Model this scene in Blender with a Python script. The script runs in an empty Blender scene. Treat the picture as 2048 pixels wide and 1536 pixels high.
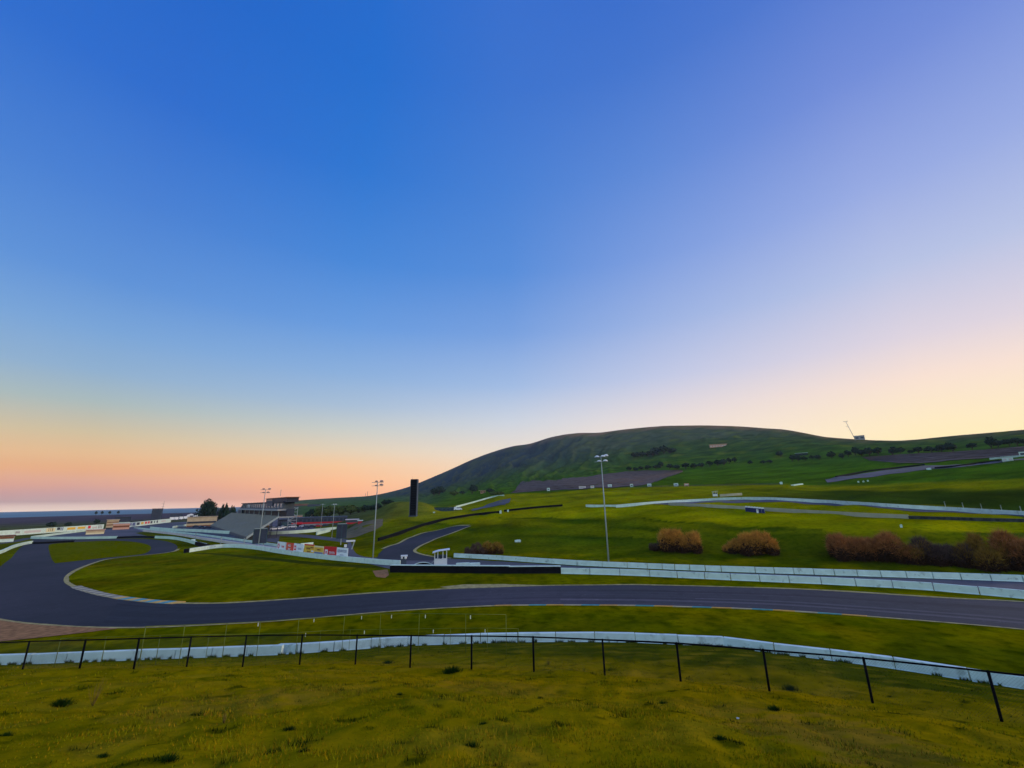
import bpy, bmesh, math, random
import numpy as np
from mathutils import Vector, Matrix
from mathutils.geometry import tessellate_polygon
random.seed(7); rng = np.random.default_rng(7)
R_ = math.radians
SC = bpy.context.scene
COL = SC.collection

# ---------------------------------------------------------------- camera
F = 850.0; PITCH = R_(15.3); ROLL = R_(1.15); EYE = 14.0
fw = np.array([0, math.cos(PITCH), math.sin(PITCH)])
_r0 = np.array([1.0, 0, 0]); _u0 = np.cross(_r0, fw)
cr = _r0*math.cos(ROLL) - _u0*math.sin(ROLL)
cu = _u0*math.cos(ROLL) + _r0*math.sin(ROLL)
cam_d = bpy.data.cameras.new('camera'); cam = bpy.data.objects.new('camera', cam_d); COL.objects.link(cam)
cam.matrix_world = Matrix(((cr[0], cu[0], -fw[0], 0), (cr[1], cu[1], -fw[1], 0), (cr[2], cu[2], -fw[2], EYE), (0, 0, 0, 1)))
cam_d.sensor_width = 36.0; cam_d.lens = 36.0*F/2048; cam_d.clip_start = 0.1; cam_d.clip_end = 60000
SC.camera = cam

# ---------------------------------------------------------------- world: dusk sky by direction
def lin(c):
    return tuple(((v/255)/12.92 if v/255 <= .04045 else ((v/255+.055)/1.055)**2.4) for v in c)
W = bpy.data.worlds.new('World'); SC.world = W; W.use_nodes = True
nt = W.node_tree; nt.nodes.clear()
def wn(t, **k):
    n = nt.nodes.new(t)
    for a, v in k.items(): setattr(n, a, v)
    return n
L = nt.links.new
tc = wn('ShaderNodeTexCoord'); sx = wn('ShaderNodeSeparateXYZ'); L(tc.outputs['Generated'], sx.inputs[0])
asn = wn('ShaderNodeMath', operation='ARCSINE'); L(sx.outputs['Z'], asn.inputs[0])
el = wn('ShaderNodeMath', operation='DIVIDE'); L(asn.outputs[0], el.inputs[0]); el.inputs[1].default_value = R_(90)
azn = wn('ShaderNodeMath', operation='ARCTAN2'); L(sx.outputs['X'], azn.inputs[0]); L(sx.outputs['Y'], azn.inputs[1])
azd = wn('ShaderNodeMath', operation='MULTIPLY'); L(azn.outputs[0], azd.inputs[0]); azd.inputs[1].default_value = 180/math.pi
ZEN = (40, 92, 196)
RAMPS = {
 -45: [(0, (224, 200, 192)), (.25, (224, 198, 190)), (.55, (180, 154, 160)), (1.3, (192, 151, 155)), (2.2, (214, 157, 142)), (3.6, (227, 172, 136)), (5, (227, 186, 147)), (7, (208, 191, 161)), (10, (170, 186, 188)), (13, (144, 176, 208)), (17, (122, 165, 216)), (22, (96, 147, 216)), (30, (75, 129, 211)), (40, (50, 110, 205)), (50, (33, 103, 200)), (60, (33, 99, 198)), (90, ZEN)],
 -22: [(0, (236, 168, 150)), (.7, (242, 174, 148)), (2, (250, 184, 146)), (4.5, (244, 200, 160)), (6.5, (226, 208, 184)), (9, (200, 204, 200)), (12, (168, 190, 214)), (16, (140, 176, 220)), (22, (106, 156, 222)), (30, (74, 136, 216)), (40, (50, 119, 209)), (50, (40, 110, 205)), (90, ZEN)],
   0: [(0, (245, 205, 175)), (3, (245, 212, 182)), (6, (234, 220, 206)), (10, (206, 212, 223)), (15, (162, 188, 227)), (22, (121, 161, 223)), (30, (89, 142, 218)), (40, (74, 129, 212)), (50, (62, 116, 206)), (90, ZEN)],
  22: [(0, (255, 232, 205)), (6, (250, 231, 214)), (10, (232, 220, 219)), (15, (196, 202, 229)), (22, (158, 180, 227)), (30, (126, 158, 223)), (40, (96, 138, 215)), (50, (70, 118, 206)), (60, (54, 106, 201)), (90, ZEN)],
  45: [(0, (255, 228, 160)), (4, (255, 236, 186)), (7, (254, 234, 198)), (11, (248, 225, 212)), (15, (222, 212, 224)), (22, (184, 195, 229)), (30, (152, 171, 227)), (40, (115, 142, 217)), (50, (82, 121, 207)), (60, (60, 108, 202)), (90, ZEN)],
}
HAZE, HAZE_R, HAZE_TOP = 0.45e-4, 6200.0, 424.0
def clear(e, col):      # sky radiance beyond the dusk haze, so that what is left after it is the colour seen
    t = math.exp(-HAZE*min(HAZE_R*1.12, (HAZE_TOP-EYE)/max(.001, math.sin(R_(max(e, .05))))))
    return tuple(max(.015, (v-(1-t)*s_)/t) for v, s_ in zip(col, (.26, .33, .52)))
def ramp(stops, mul=1.0):
    stops = [(e_, tuple(np.interp(e_, [a_ for a_, _ in stops], [lin(c_)[q] for _, c_ in stops]) for q in range(3))) for e_ in sorted(set([a_ for a_, _ in stops]+[3, 4.5, 8, 18]))]
    stops = [(e_, clear(e_, c_)) for e_, c_ in stops]
    n = wn('ShaderNodeValToRGB'); e = n.color_ramp.elements
    while len(e) > 1: e.remove(e[-1])
    e[0].position = stops[0][0]/90; e[0].color = tuple(v*mul for v in stops[0][1]) + (1,)
    for el_, c in stops[1:]:
        s = e.new(el_/90); s.color = tuple(v*mul for v in c) + (1,)
    L(el.outputs[0], n.inputs[0]); return n.outputs[0]
def fac(a, b):
    m = wn('ShaderNodeMapRange')
    L(azd.outputs[0], m.inputs['Value']); m.inputs['From Min'].default_value = a; m.inputs['From Max'].default_value = b
    return m.outputs[0]
def mixc(f, a, b):
    m = wn('ShaderNodeMix', data_type='RGBA'); L(f, m.inputs['Factor']); L(a, m.inputs['A']); L(b, m.inputs['B']); return m.outputs['Result']
GLOW_MUL = 1.9; BACK_MUL = 1.6
back = ramp([(0, (222, 232, 226)), (12, (212, 232, 232)), (30, (178, 214, 236)), (55, (104, 162, 226)), (90, ZEN)], BACK_MUL)
glow = ramp([(0, (255, 214, 150)), (8, (255, 226, 176)), (20, (235, 215, 225)), (40, (160, 172, 232)), (60, (100, 125, 220)), (90, ZEN)], GLOW_MUL)
keys = sorted(RAMPS); rs = [ramp(RAMPS[k]) for k in keys]
c = mixc(fac(-165, -75), back, rs[0])
for i in range(1, 5): c = mixc(fac(keys[i-1], keys[i]), c, rs[i])
c = mixc(fac(64, 100), c, glow)
c = mixc(fac(110, 180), c, back)
bg = wn('ShaderNodeBackground'); L(c, bg.inputs[0]); bg.inputs[1].default_value = 1.0
wo = wn('ShaderNodeOutputWorld'); L(bg.outputs[0], wo.inputs[0])

# ---------------------------------------------------------------- low, wide, warm sun behind the right-hand ridge glow
sd = bpy.data.lights.new('sun', 'SUN'); sd.energy = 1.8; sd.angle = R_(9); sd.color = (1.0, .84, .55)
sun = bpy.data.objects.new('sun', sd); COL.objects.link(sun)
SUN_AZ, SUN_EL = 78, 15
dv = Vector((math.sin(R_(SUN_AZ))*math.cos(R_(SUN_EL)), math.cos(R_(SUN_AZ))*math.cos(R_(SUN_EL)), math.sin(R_(SUN_EL))))
sun.rotation_euler = dv.to_track_quat('Z', 'Y').to_euler()
SC.view_settings.view_transform = 'Standard'; SC.view_settings.look = 'None'
SC.view_settings.exposure = 0.0; SC.view_settings.gamma = 1.0

# ---------------------------------------------------------------- pixel <-> place helpers (2048 x 1536 photograph)
def ray(x, y): return fw*F + cr*(x-1024) - cu*(y-768)
def pol(x, y):
    d = ray(x, y); return math.degrees(math.atan2(d[0], d[1])), d[2]/math.hypot(d[0], d[1])
def at_r(x, y, r):
    a, t = pol(x, y); a = R_(a); return np.array([r*math.sin(a), r*math.cos(a), EYE+r*t])
def proj(p):
    v = np.asarray(p, float)-np.array([0, 0, EYE]); z = v@fw
    return 1024+F*(v@cr)/z, 768-F*(v@cu)/z
def depth(p): return (np.asarray(p, float)-np.array([0, 0, EYE]))@fw
def ppm(p): return F/depth(p)
def flat(x, y, z=0.0):
    d = ray(x, y); t = (z-EYE)/d[2]; return np.array([d[0]*t, d[1]*t, z])
def height_to(p, ytop):
    lo, hi = 0.0, 400.0
    for _ in range(50):
        m = (lo+hi)/2
        if proj(np.asarray(p)+np.array([0, 0, m]))[1] > ytop: lo = m
        else: hi = m
    return lo
def az_of(p): return math.atan2(p[0], p[1])

# ---------------------------------------------------------------- terrain as a height field on a polar lattice
SKY = [(-400, 1030), (300, 1016), (480, 1010), (570, 1002), (600, 1000), (660, 996), (735, 992), (760, 988), (790, 981), (815, 974), (840, 964), (870, 951), (900, 938), (940, 919), (970, 907), (1000, 897), (1030, 889), (1058, 886), (1080, 879), (1100, 872), (1130, 866), (1160, 863), (1200, 863), (1220, 860), (1250, 856), (1290, 852), (1330, 849), (1400, 848), (1450, 849), (1480, 850), (1520, 853), (1560, 855), (1600, 861), (1630, 867), (1650, 872), (1690, 875), (1720, 877), (1760, 879), (1800, 880), (1840, 877), (1900, 870), (1960, 865), (2048, 857), (2400, 835)]
ROWS = []   # each: list of (x, y or None, r or None, z or None)
ROWS.append([(x, 1530, .3, 12.4) for x in (-400, 2400)])
ROWS.append([(x, 1530, 2.0, 12.25) for x in (-400, 2400)])
ROWS.append([(-400, 1350, 40, None), (45, 1339, 33.5, None), (159, 1337, 31, None), (267, 1338, 28.6, None), (373, 1334, 27.2, None), (485, 1333.5, 25.8, None), (599, 1330, 24.8, None), (710, 1330, 23.6, None), (820, 1335, 22, None), (943, 1339, 20.6, None), (1068, 1344, 19.7, None), (1210, 1351, 19.3, None), (1361, 1363, 19, None), (1539, 1382, 19, None), (1746, 1406, 19.3, None), (2004, 1443, 19.9, None), (2400, 1500, 21, None)])
ROWS.append([(-400, 1346, 55, None), (0, 1335, 46, None), (300, 1326, 40, None), (500, 1321, 36, None), (700, 1316, 33, None), (900, 1309, 30, None), (1100, 1314, 27, None), (1200, 1319, 25.5, None), (1400, 1333, 24.5, None), (1600, 1350, 24.5, None), (1800, 1375, 24.5, None), (2048, 1413, 24.5, None), (2400, 1470, 25, None)])
BAR = [(-100, 1333, 1311), (-20, 1330.5, 1308.5), (64, 1328, 1306), (135, 1325.5, 1304), (206, 1323, 1302), (277, 1320, 1299.5), (352, 1317, 1297), (425, 1314.5, 1294), (495, 1312, 1291.8), (565, 1309.5, 1290), (595, 1307, 1288), (668, 1302, 1285), (742, 1296.5, 1279), (816, 1291.5, 1275), (888, 1288.6, 1272), (961, 1286, 1269), (1035.5, 1284.3, 1266), (1111.7, 1283.5, 1264.7), (1190, 1283.5, 1264), (1271, 1285, 1265.4), (1356.5, 1289, 1270), (1449, 1293, 1273), (1550, 1307, 1286), (1664, 1321, 1298.6), (1791, 1338, 1315), (1941, 1362, 1335), (2060, 1380, 1352), (2240, 1406, 1378)]
ROWS.append([(x, y, None, .25) for x, y, _ in BAR])
ROWS.append([(-400, 1280, None, 0), (0, 1245, None, 0), (250, 1262, None, 0), (500, 1252, None, 0), (700, 1238, None, 0), (1000, 1220, None, 0), (1200, 1218, None, 0), (1520, 1226, None, 0), (2048, 1268, None, 0), (2400, 1300, None, 0)])
ROWS.append([(-400, 1100, 140, 0), (500, 1120, 130, 0), (700, 1121, None, 0), (760, 1118, None, 0), (800, 1113, None, 0), (860, 1112, None, 0), (900, 1113, None, 0), (1000, 1118, None, 0), (1200, 1131, None, 0), (1400, 1139, None, 0), (1600, 1145, None, 0), (1800, 1151, None, 0), (2048, 1160, None, 0), (2400, 1180, None, 0)])
ROWS.append([(-400, 1080, 230, 0), (620, 1080, 220, 0), (700, 1090, 190, 0), (760, 1082, None, .4), (800, 1075, None, 1.0), (860, 1072, None, 1.6), (900, 1076, None, 1.8), (950, 1092, None, .8), (1000, 1093, None, .6), (1100, 1095, None, .6), (1200, 1097, None, .6), (1350, 1102, None, .6), (1500, 1107, None, .6), (1650, 1111, None, .6), (1750, 1115, None, .6), (1900, 1124, None, .6), (2048, 1133, None, .6), (2400, 1155, None, .6)])
ROWS.append([(-400, 1060, 330, 0), (620, 1060, 300, 0), (700, 1072, 215, 0), (730, 1060, None, 2.0), (760, 1050, None, 3.6), (800, 1038, None, 5.2), (860, 1045, None, 4.4), (900, 1047, None, 4.8), (950, 1042, None, 6.0), (1000, 1034, None, 6.8), (1100, 1033, None, 7), (1200, 1035, None, 7), (1350, 1040, None, 7), (1500, 1047, None, 6.5), (1650, 1055, None, 6), (1750, 1059, None, 5.8), (1900, 1059, None, 5.8), (2048, 1057, None, 5.8), (2400, 1060, None, 5.5)])
ROWS.append([(-400, 1050, 420, 0), (620, 1050, 400, 0), (680, 1050, 300, 1), (700, 1060, 240, None), (735, 1046, 235, None), (760, 1039, 250, None), (800, 1030, 280, None), (860, 1029, 265, None), (900, 1026, 270, None), (950, 1026, 250, None), (1000, 1022, 235, None), (1100, 1014, 225, None), (1200, 1010, 220, None), (1350, 1004, 225, None), (1500, 1000, 225, None), (1650, 1004, 212, None), (1750, 1011, 200, None), (1900, 1019, 190, None), (2048, 1028, 180, None), (2400, 1042, 165, None)])
ROWS.append([(-400, 1040, 560, 0), (620, 1040, 560, 0), (700, 1030, 400, None), (755, 1022, 360, None), (785, 1004, 335, None), (800, 1002.5, 330, None), (845, 1003, 330, None), (862, 1012, 335, None), (880, 1022, 350, None), (900, 1016, 400, None), (950, 1003, 420, None), (1000, 990, 430, None), (1100, 985, 400, None), (1200, 978, 380, None), (1350, 973, 370, None), (1500, 970, 360, None), (1650, 974, 330, None), (1750, 971, 310, None), (1900, 966, 290, None), (2048, 959, 270, None), (2400, 945, 250, None)])
ROWS.append([(-400, 1030, 800, 0), (560, 1030, 800, 0), (620, 1024, 700, None), (700, 1018, 700, None), (760, 1008, 700, None), (800, 1008, 600, None), (860, 1008, 600, None), (900, 991, 700, None), (950, 989, 700, None), (1000, 985, 620, None), (1100, 975, 560, None), (1200, 962, 600, None), (1350, 946, 620, None), (1500, 937, 600, None), (1650, 936, 560, None), (1750, 932, 520, None), (1900, 926, 480, None), (2048, 916, 450, None), (2400, 897, 420, None)])
ROWS.append([(-400, 1030, 1380, -.1), (500, 1016, 1380, -.1), (600, 1012, 1300, None), (700, 1003, 1300, None), (760, 998, 1200, None), (800, 992, 1200, None), (860, 980, 1200, None), (900, 968, 1150, None), (950, 958, 1100, None), (1000, 950, 1000, None), (1100, 938, 1000, None), (1200, 925, 1000, None), (1350, 910, 950, None), (1500, 900, 900, None), (1650, 893, 800, None), (1750, 893, 750, None), (1900, 888, 700, None), (2048, 880, 650, None), (2400, 860, 600, None)])
_sr = [(-400, 1600), (480, 1700), (570, 2600), (760, 2400), (860, 2200), (1000, 2000), (1300, 1900), (1500, 1600), (1650, 1150), (1750, 1000), (2048, 950), (2400, 900)]
sky_row = []
for x, y in SKY:
    r = float(np.interp(x, [a for a, _ in _sr], [b for _, b in _sr]))
    sky_row.append((x, y, r, -4.0 if x <= 480 else None))
ROWS.append(sky_row)
NA, NR = 601, 760
AZ = np.linspace(-75, 75, NA); RR = np.exp(np.linspace(math.log(.3), math.log(6050), NR))
rk, zk = [], []
for row in ROWS:
    pts = []
    for x, y, r, z in row:
        a, t = pol(x, y)
        if r is None: r = (z-EYE)/t
        if z is None: z = EYE+r*t
        pts.append((a, r, z))
    pts.sort(); P = np.array(pts)
    rk.append(np.interp(AZ, P[:, 0], P[:, 1])); zk.append(np.interp(AZ, P[:, 0], P[:, 2]))
rk.append(rk[-1]*1.25); zk.append(np.where(zk[-1] > 0, zk[-1]*.75, zk[-1]))
rk.append(np.full(NA, 6000.0)); zk.append(np.where(AZ < -24, -5.0, 2.0))
rk = np.array(rk); zk = np.array(zk)
for k in range(1, len(rk)): rk[k] = np.maximum(rk[k], rk[k-1]*1.02)
def gsm(a, s, ax):
    n = int(4*s)+1; k = np.exp(-.5*(np.arange(-n, n+1)/s)**2); k /= k.sum()
    p = [(0, 0)]*a.ndim; p[ax] = (n, n)
    return np.apply_along_axis(lambda v: np.convolve(v, k, 'valid'), ax, np.pad(a, p, mode='edge'))
ZG = np.empty((NA, NR))
for i in range(NA): ZG[i] = np.interp(RR, rk[:, i], zk[:, i])
dAZ = AZ[1]-AZ[0]
ZG = gsm(ZG, .45/dAZ, 0); ZG = gsm(ZG, 2.0, 1)
XX = RR[None, :]*np.sin(np.radians(AZ))[:, None]; YY = RR[None, :]*np.cos(np.radians(AZ))[:, None]
def wob(x, y, wl, seed, n=7):
    g = np.random.default_rng(seed); s = 0
    for _ in range(n):
        a = g.uniform(0, 2*math.pi); k = 2*math.pi/(wl*g.uniform(.6, 1.6)); s = s+np.sin(k*(x*math.cos(a)+y*math.sin(a))+g.uniform(0, 6.28))
    return s/math.sqrt(n)
RG = np.broadcast_to(RR[None, :], ZG.shape); AG = np.broadcast_to(AZ[:, None], ZG.shape)
near = np.clip((46-RG)/16, 0, 1)*np.clip(RG/4, 0, 1)
ZG = ZG+near*(.035*wob(XX, YY, 2.2, 1)+.07*wob(XX, YY, 7, 2)+.018*wob(XX, YY, .8, 3))
grass_mid = np.clip((ZG-.5)/2.5, 0, 1)*np.clip((RG-95)/30, 0, 1)*np.clip((700-RG)/200, 0, 1)
ZG = ZG+grass_mid*(.25*wob(XX, YY, 16, 4)+.3*wob(XX, YY, 45, 5))
far = np.clip((RG-620)/350, 0, 1)*np.clip((ZG-8)/50, 0, 1)
ph_ = AG-RG*.0085+.9*wob(XX, YY, 620, 70)+.35*wob(XX, YY, 210, 71)
gul = .75*np.abs(wob(ph_, RG*.0016, 3.4, 6))+.6*np.abs(wob(ph_, RG*.003, 1.3, 8))*(.6+.5*np.abs(wob(XX, YY, 500, 72)))
sidew = np.clip((20-AG)/18, .2, 1)
skr = rk[len(ROWS)-1][:, None]
nearsky = np.clip((skr*.985-RG)/(skr*.16), 0, 1)
ZG = ZG-far*nearsky*sidew*gul*14+far*nearsky*2.5*wob(XX, YY, 160, 9)
LR0 = math.log(RR[0]); dLR = math.log(RR[1])-LR0
def tz(x, y):
    a = (math.degrees(math.atan2(x, y))+75)/dAZ; r = (math.log(max(.31, math.hypot(x, y)))-LR0)/dLR
    a = min(max(a, 0), NA-1.001); r = min(max(r, 0), NR-1.001); i, j = int(a), int(r); u, v = a-i, r-j
    return (ZG[i, j]*(1-u)+ZG[i+1, j]*u)*(1-v)+(ZG[i, j+1]*(1-u)+ZG[i+1, j+1]*u)*v
def gp(x, y, dz=0.0, rmin=3.0):
    a, t = pol(x, y); f = min(max((a+75)/dAZ, 0), NA-1.001); i = int(f); u = f-i
    prof = ZG[i]*(1-u)+ZG[i+1]*u; d = prof-(EYE+RR*t); d[RR < rmin] = -1
    w = np.nonzero(d >= 0)[0]
    if len(w) == 0: r = 3000.0
    else:
        j = w[0]
        r = RR[j] if j == 0 else RR[j-1]+(RR[j]-RR[j-1])*(-d[j-1])/(d[j]-d[j-1])
    X, Y = r*math.sin(R_(a)), r*math.cos(R_(a)); return np.array([X, Y, tz(X, Y)+dz])
def gr(x, y, r, dz=0.0):
    a, _ = pol(x, y); X, Y = r*math.sin(R_(a)), r*math.cos(R_(a)); return np.array([X, Y, tz(X, Y)+dz])

# ---------------------------------------------------------------- materials
def mat(name, color, rough=.8, metal=0.0, var=.12, scale=3.0, spec=.3, bump=0.0, dirt=None, trans=0.0, detail=5):
    m = bpy.data.materials.new(name); m.use_nodes = True; n = m.node_tree; b = n.nodes['Principled BSDF']
    b.inputs['Roughness'].default_value = rough; b.inputs['Metallic'].default_value = metal; b.inputs['Specular IOR Level'].default_value = spec
    g = n.nodes.new('ShaderNodeNewGeometry'); nz = n.nodes.new('ShaderNodeTexNoise'); nz.inputs['Scale'].default_value = scale; nz.inputs['Detail'].default_value = detail
    n.links.new(g.outputs['Position'], nz.inputs['Vector'])
    r = n.nodes.new('ShaderNodeValToRGB'); r.color_ramp.elements[0].position = .3; r.color_ramp.elements[1].position = .7
    r.color_ramp.elements[0].color = tuple(v*(1-var) for v in color)+(1,); r.color_ramp.elements[1].color = tuple(min(1, v*(1+var)) for v in color)+(1,)
    n.links.new(nz.outputs['Fac'], r.inputs[0]); out = r.outputs[0]
    if dirt:
        n2 = n.nodes.new('ShaderNodeTexNoise'); n2.inputs['Scale'].default_value = dirt[1]; n2.inputs['Detail'].default_value = 7
        n.links.new(g.outputs['Position'], n2.inputs['Vector'])
        mr = n.nodes.new('ShaderNodeMapRange'); mr.inputs['From Min'].default_value = dirt[2]; mr.inputs['From Max'].default_value = dirt[2]+.12
        n.links.new(n2.outputs['Fac'], mr.inputs[0])
        mx = n.nodes.new('ShaderNodeMix'); mx.data_type = 'RGBA'; n.links.new(mr.outputs[0], mx.inputs['Factor']); n.links.new(out, mx.inputs['A']); mx.inputs['B'].default_value = dirt[0]+(1,)
        out = mx.outputs['Result']
    n.links.new(out, b.inputs['Base Color'])
    if bump:
        bp = n.nodes.new('ShaderNodeBump'); bp.inputs['Strength'].default_value = bump; bp.inputs['Distance'].default_value = .05
        n.links.new(nz.outputs['Fac'], bp.inputs['Height']); n.links.new(bp.outputs[0], b.inputs['Normal'])
    return m
def grass_mat(name, color=None, dry=(.17, .12, .012), lush=(.035, .06, .004), bump=.6):
    """mottled turf; without a colour it reads the per-place colour stored on the mesh"""
    m = bpy.data.materials.new(name); m.use_nodes = True; n = m.node_tree; b = n.nodes['Principled BSDF']; N = n.nodes.new; K = n.links.new
    b.inputs['Roughness'].default_value = 1.0; b.inputs['Specular IOR Level'].default_value = 0.0
    g = N('ShaderNodeNewGeometry')
    if color is None:
        at = N('ShaderNodeAttribute'); at.attribute_name = 'Col'; base = at.outputs['Color']
    else:
        rgb = N('ShaderNodeRGB'); rgb.outputs[0].default_value = color+(1,); base = rgb.outputs[0]
    def noise(s, d, lo, hi, amt, rough=.6):
        z = N('ShaderNodeTexNoise'); z.inputs['Scale'].default_value = s; z.inputs['Detail'].default_value = d; z.inputs['Roughness'].default_value = rough
        K(g.outputs['Position'], z.inputs['Vector']); r = N('ShaderNodeMapRange'); r.inputs['From Min'].default_value = lo; r.inputs['From Max'].default_value = hi; r.inputs['To Max'].default_value = amt
        K(z.outputs['Fac'], r.inputs[0]); return r.outputs[0], z.outputs['Fac']
    def mix(f, a, c, mode='MIX'):
        x = N('ShaderNodeMix'); x.data_type = 'RGBA'; x.blend_type = mode; K(f, x.inputs['Factor']); K(a, x.inputs['A']); x.inputs['B'].default_value = c+(1,); return x.outputs['Result']
    f1, _ = noise(.055, 6, .45, .68, .55); base = mix(f1, base, (1.35, 1.0, .8), 'MULTIPLY')
    f2, _ = noise(.16, 6, .5, .72, .6); base = mix(f2, base, (.55, .72, .8), 'MULTIPLY')
    f3, h3 = noise(.8, 8, .46, .66, .85, .7); base = mix(f3, base, (.42, .52, .6), 'MULTIPLY')
    f4, h4 = noise(9, 6, .45, .75, .5, .75); base = mix(f4, base, (1.4, 1.2, 1.1), 'MULTIPLY')
    K(base, b.inputs['Base Color'])
    bp = N('ShaderNodeBump'); bp.inputs['Strength'].default_value = bump; bp.inputs['Distance'].default_value = .12; K(h3, bp.inputs['Height'])
    bp2 = N('ShaderNodeBump'); bp2.inputs['Strength'].default_value = bump*.6; bp2.inputs['Distance'].default_value = .04; K(h4, bp2.inputs['Height']); K(bp.outputs[0], bp2.inputs['Normal']); K(bp2.outputs[0], b.inputs['Normal'])
    return m
def asphalt_mat(name, c=(.026, .029, .039)):
    m = bpy.data.materials.new(name); m.use_nodes = True; n = m.node_tree; b = n.nodes['Principled BSDF']; N = n.nodes.new; K = n.links.new
    b.inputs['Roughness'].default_value = .85; b.inputs['Specular IOR Level'].default_value = .12
    g = N('ShaderNodeNewGeometry'); base = None
    rgb = N('ShaderNodeRGB'); rgb.outputs[0].default_value = c+(1,); base = rgb.outputs[0]
    for s, d, lo, hi, colr, amt in ((.025, 3, .42, .6, (1.75, 1.5, 1.5), .9), (.5, 6, .5, .7, (.62, .64, .7), .6), (6, 6, .5, .8, (1.6, 1.55, 1.5), .5), (1.6, 9, .62, .7, (2.1, 2.0, 2.0), .6)):
        z = N('ShaderNodeTexNoise'); z.inputs['Scale'].default_value = s; z.inputs['Detail'].default_value = d; K(g.outputs['Position'], z.inputs['Vector'])
        r = N('ShaderNodeMapRange'); r.inputs['From Min'].default_value = lo; r.inputs['From Max'].default_value = hi; r.inputs['To Max'].default_value = amt; K(z.outputs['Fac'], r.inputs[0])
        x = N('ShaderNodeMix'); x.data_type = 'RGBA'; x.blend_type = 'MULTIPLY'; K(r.outputs[0], x.inputs['Factor']); K(base, x.inputs['A']); x.inputs['B'].default_value = colr+(1,); base = x.outputs['Result']
    K(base, b.inputs['Base Color']); return m
M = {}
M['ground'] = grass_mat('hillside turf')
M['infield'] = grass_mat('infield turf', (.1, .105, .0))
M['streak'] = asphalt_mat('scrubbed asphalt', (.062, .06, .075))
M['asphalt'] = asphalt_mat('asphalt', (.02, .022, .029)); M['asphalt_pale'] = asphalt_mat('worn asphalt', (.052, .056, .068))
M['white'] = mat('white painted concrete', (.5, .62, .57), .9, var=.1, scale=.8, spec=.1, dirt=((.29, .36, .33), 1.3, .6))
M['white_worn'] = mat('weathered white concrete', (.5, .62, .6), .9, var=.12, scale=1.0, spec=.1, dirt=((.34, .42, .4), 1.3, .58))
M['white_dim'] = mat('far white wall', (.46, .59, .5), .9, var=.12, scale=.3, spec=.1)
M['beige'] = mat('beige concrete', (.34, .32, .23), .9, var=.1, scale=.5)
M['black_rub'] = mat('tyre rubber', (.006, .006, .008), .9, var=.3, scale=2, spec=.05)
M['tyre_grey'] = mat('greyed tyres', (.03, .034, .036), .9, var=.6, scale=1.2, spec=.05)
M['black_metal'] = mat('black coated steel', (.004, .004, .006), .9, var=.1, spec=.04)
M['wire'] = mat('dark wire', (.03, .03, .035), .6, metal=.3, var=.1)
M['yellow_pole'] = mat('yellow green pole paint', (.1, .12, .004), .6, var=.2, scale=2)
M['tab'] = mat('pale plastic tie', (.6, .62, .5), .7)
M['galv'] = mat('galvanised steel', (.26, .3, .3), .6, metal=.1, var=.08)
M['lamp'] = mat('lamp housing', (.6, .62, .64), .5, var=.04)
M['lamp_dark'] = mat('lamp housing dark', (.2, .15, .15), .5, var=.1)
M['concrete'] = mat('bare concrete', (.27, .27, .28), .9, var=.12, scale=.6)
M['seat'] = mat('aluminium benches', (.2, .19, .155), .8, var=.1, scale=.3)
M['navy'] = mat('dark slate cladding', (.018, .026, .048), .6, var=.2, scale=.5)
M['navy2'] = mat('blue grey cladding', (.045, .06, .09), .6, var=.15, scale=.4)
M['glass'] = mat('tinted glass', (.03, .05, .08), .15, var=.1, spec=.6)
M['teal'] = mat('dark teal panel', (.018, .055, .07), .6, var=.25, scale=.7)
M['tan'] = mat('tan siding', (.42, .32, .2), .8, var=.12, scale=.6)
M['salmon'] = mat('salmon stucco', (.5, .27, .2), .8, var=.1)
M['red'] = mat('red paint', (.5, .012, .02), .5, var=.1)
M['orange'] = mat('orange red print', (.6, .07, .03), .6, var=.25, scale=.6)
M['yellow'] = mat('yellow print', (.62, .38, .04), .6, var=.1)
M['cream'] = mat('cream print', (.62, .55, .33), .7, var=.06)
M['paper'] = mat('white print', (.66, .7, .74), .6, var=.05)
M['ink'] = mat('grey blue ink', (.14, .17, .3), .6)
M['redink'] = mat('red ink', (.55, .02, .04), .6)
M['brownink'] = mat('brown ink', (.15, .05, .02), .6)
M['blue'] = mat('royal blue plastic', (.006, .014, .1), .5, var=.15)
M['kerb_o'] = mat('orange kerb paint', (.55, .3, .06), .8, var=.2, scale=2)
M['kerb_b'] = mat('blue kerb paint', (.06, .26, .3), .8, var=.2, scale=2)
M['kerb_g'] = mat('grey kerb concrete', (.2, .165, .12), .9, var=.2, scale=2)
M['kerb_w'] = mat('pale kerb concrete', (.38, .32, .22), .9, var=.2, scale=2)
M['verge'] = mat('dry sandy verge', (.3, .25, .11), 1.0, var=.35, scale=1.2, spec=.05)
M['dirt'] = mat('red brown bare earth', (.25, .125, .055), 1.0, var=.35, scale=1.5, spec=.05, bump=.4, detail=8)
M['terrace'] = mat('brown seating terraces', (.095, .068, .06), 1.0, var=.25, scale=.12, spec=.05)
M['mound'] = mat('bare brown mound', (.13, .1, .055), 1.0, var=.2, scale=.25, spec=.05, bump=.4)
M['shade_twig'] = mat('dark inner twigs', (.045, .022, .012), 1.0, var=.4, scale=2, spec=.02)  # self-shadow of the bush interior put into the twig colour
M['bark'] = mat('bark', (.05, .035, .025), 1.0, var=.3, scale=6)
M['leaf'] = mat('dark leaves', (.014, .03, .018), .9, var=.5, scale=1.5, spec=.1)
M['leaf2'] = mat('mid green leaves', (.05, .075, .015), .9, var=.5, scale=1.5, spec=.1)
M['twig_o'] = mat('orange brown twigs', (.44, .2, .035), 1.0, var=.5, scale=1.2, spec=.05)
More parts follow.
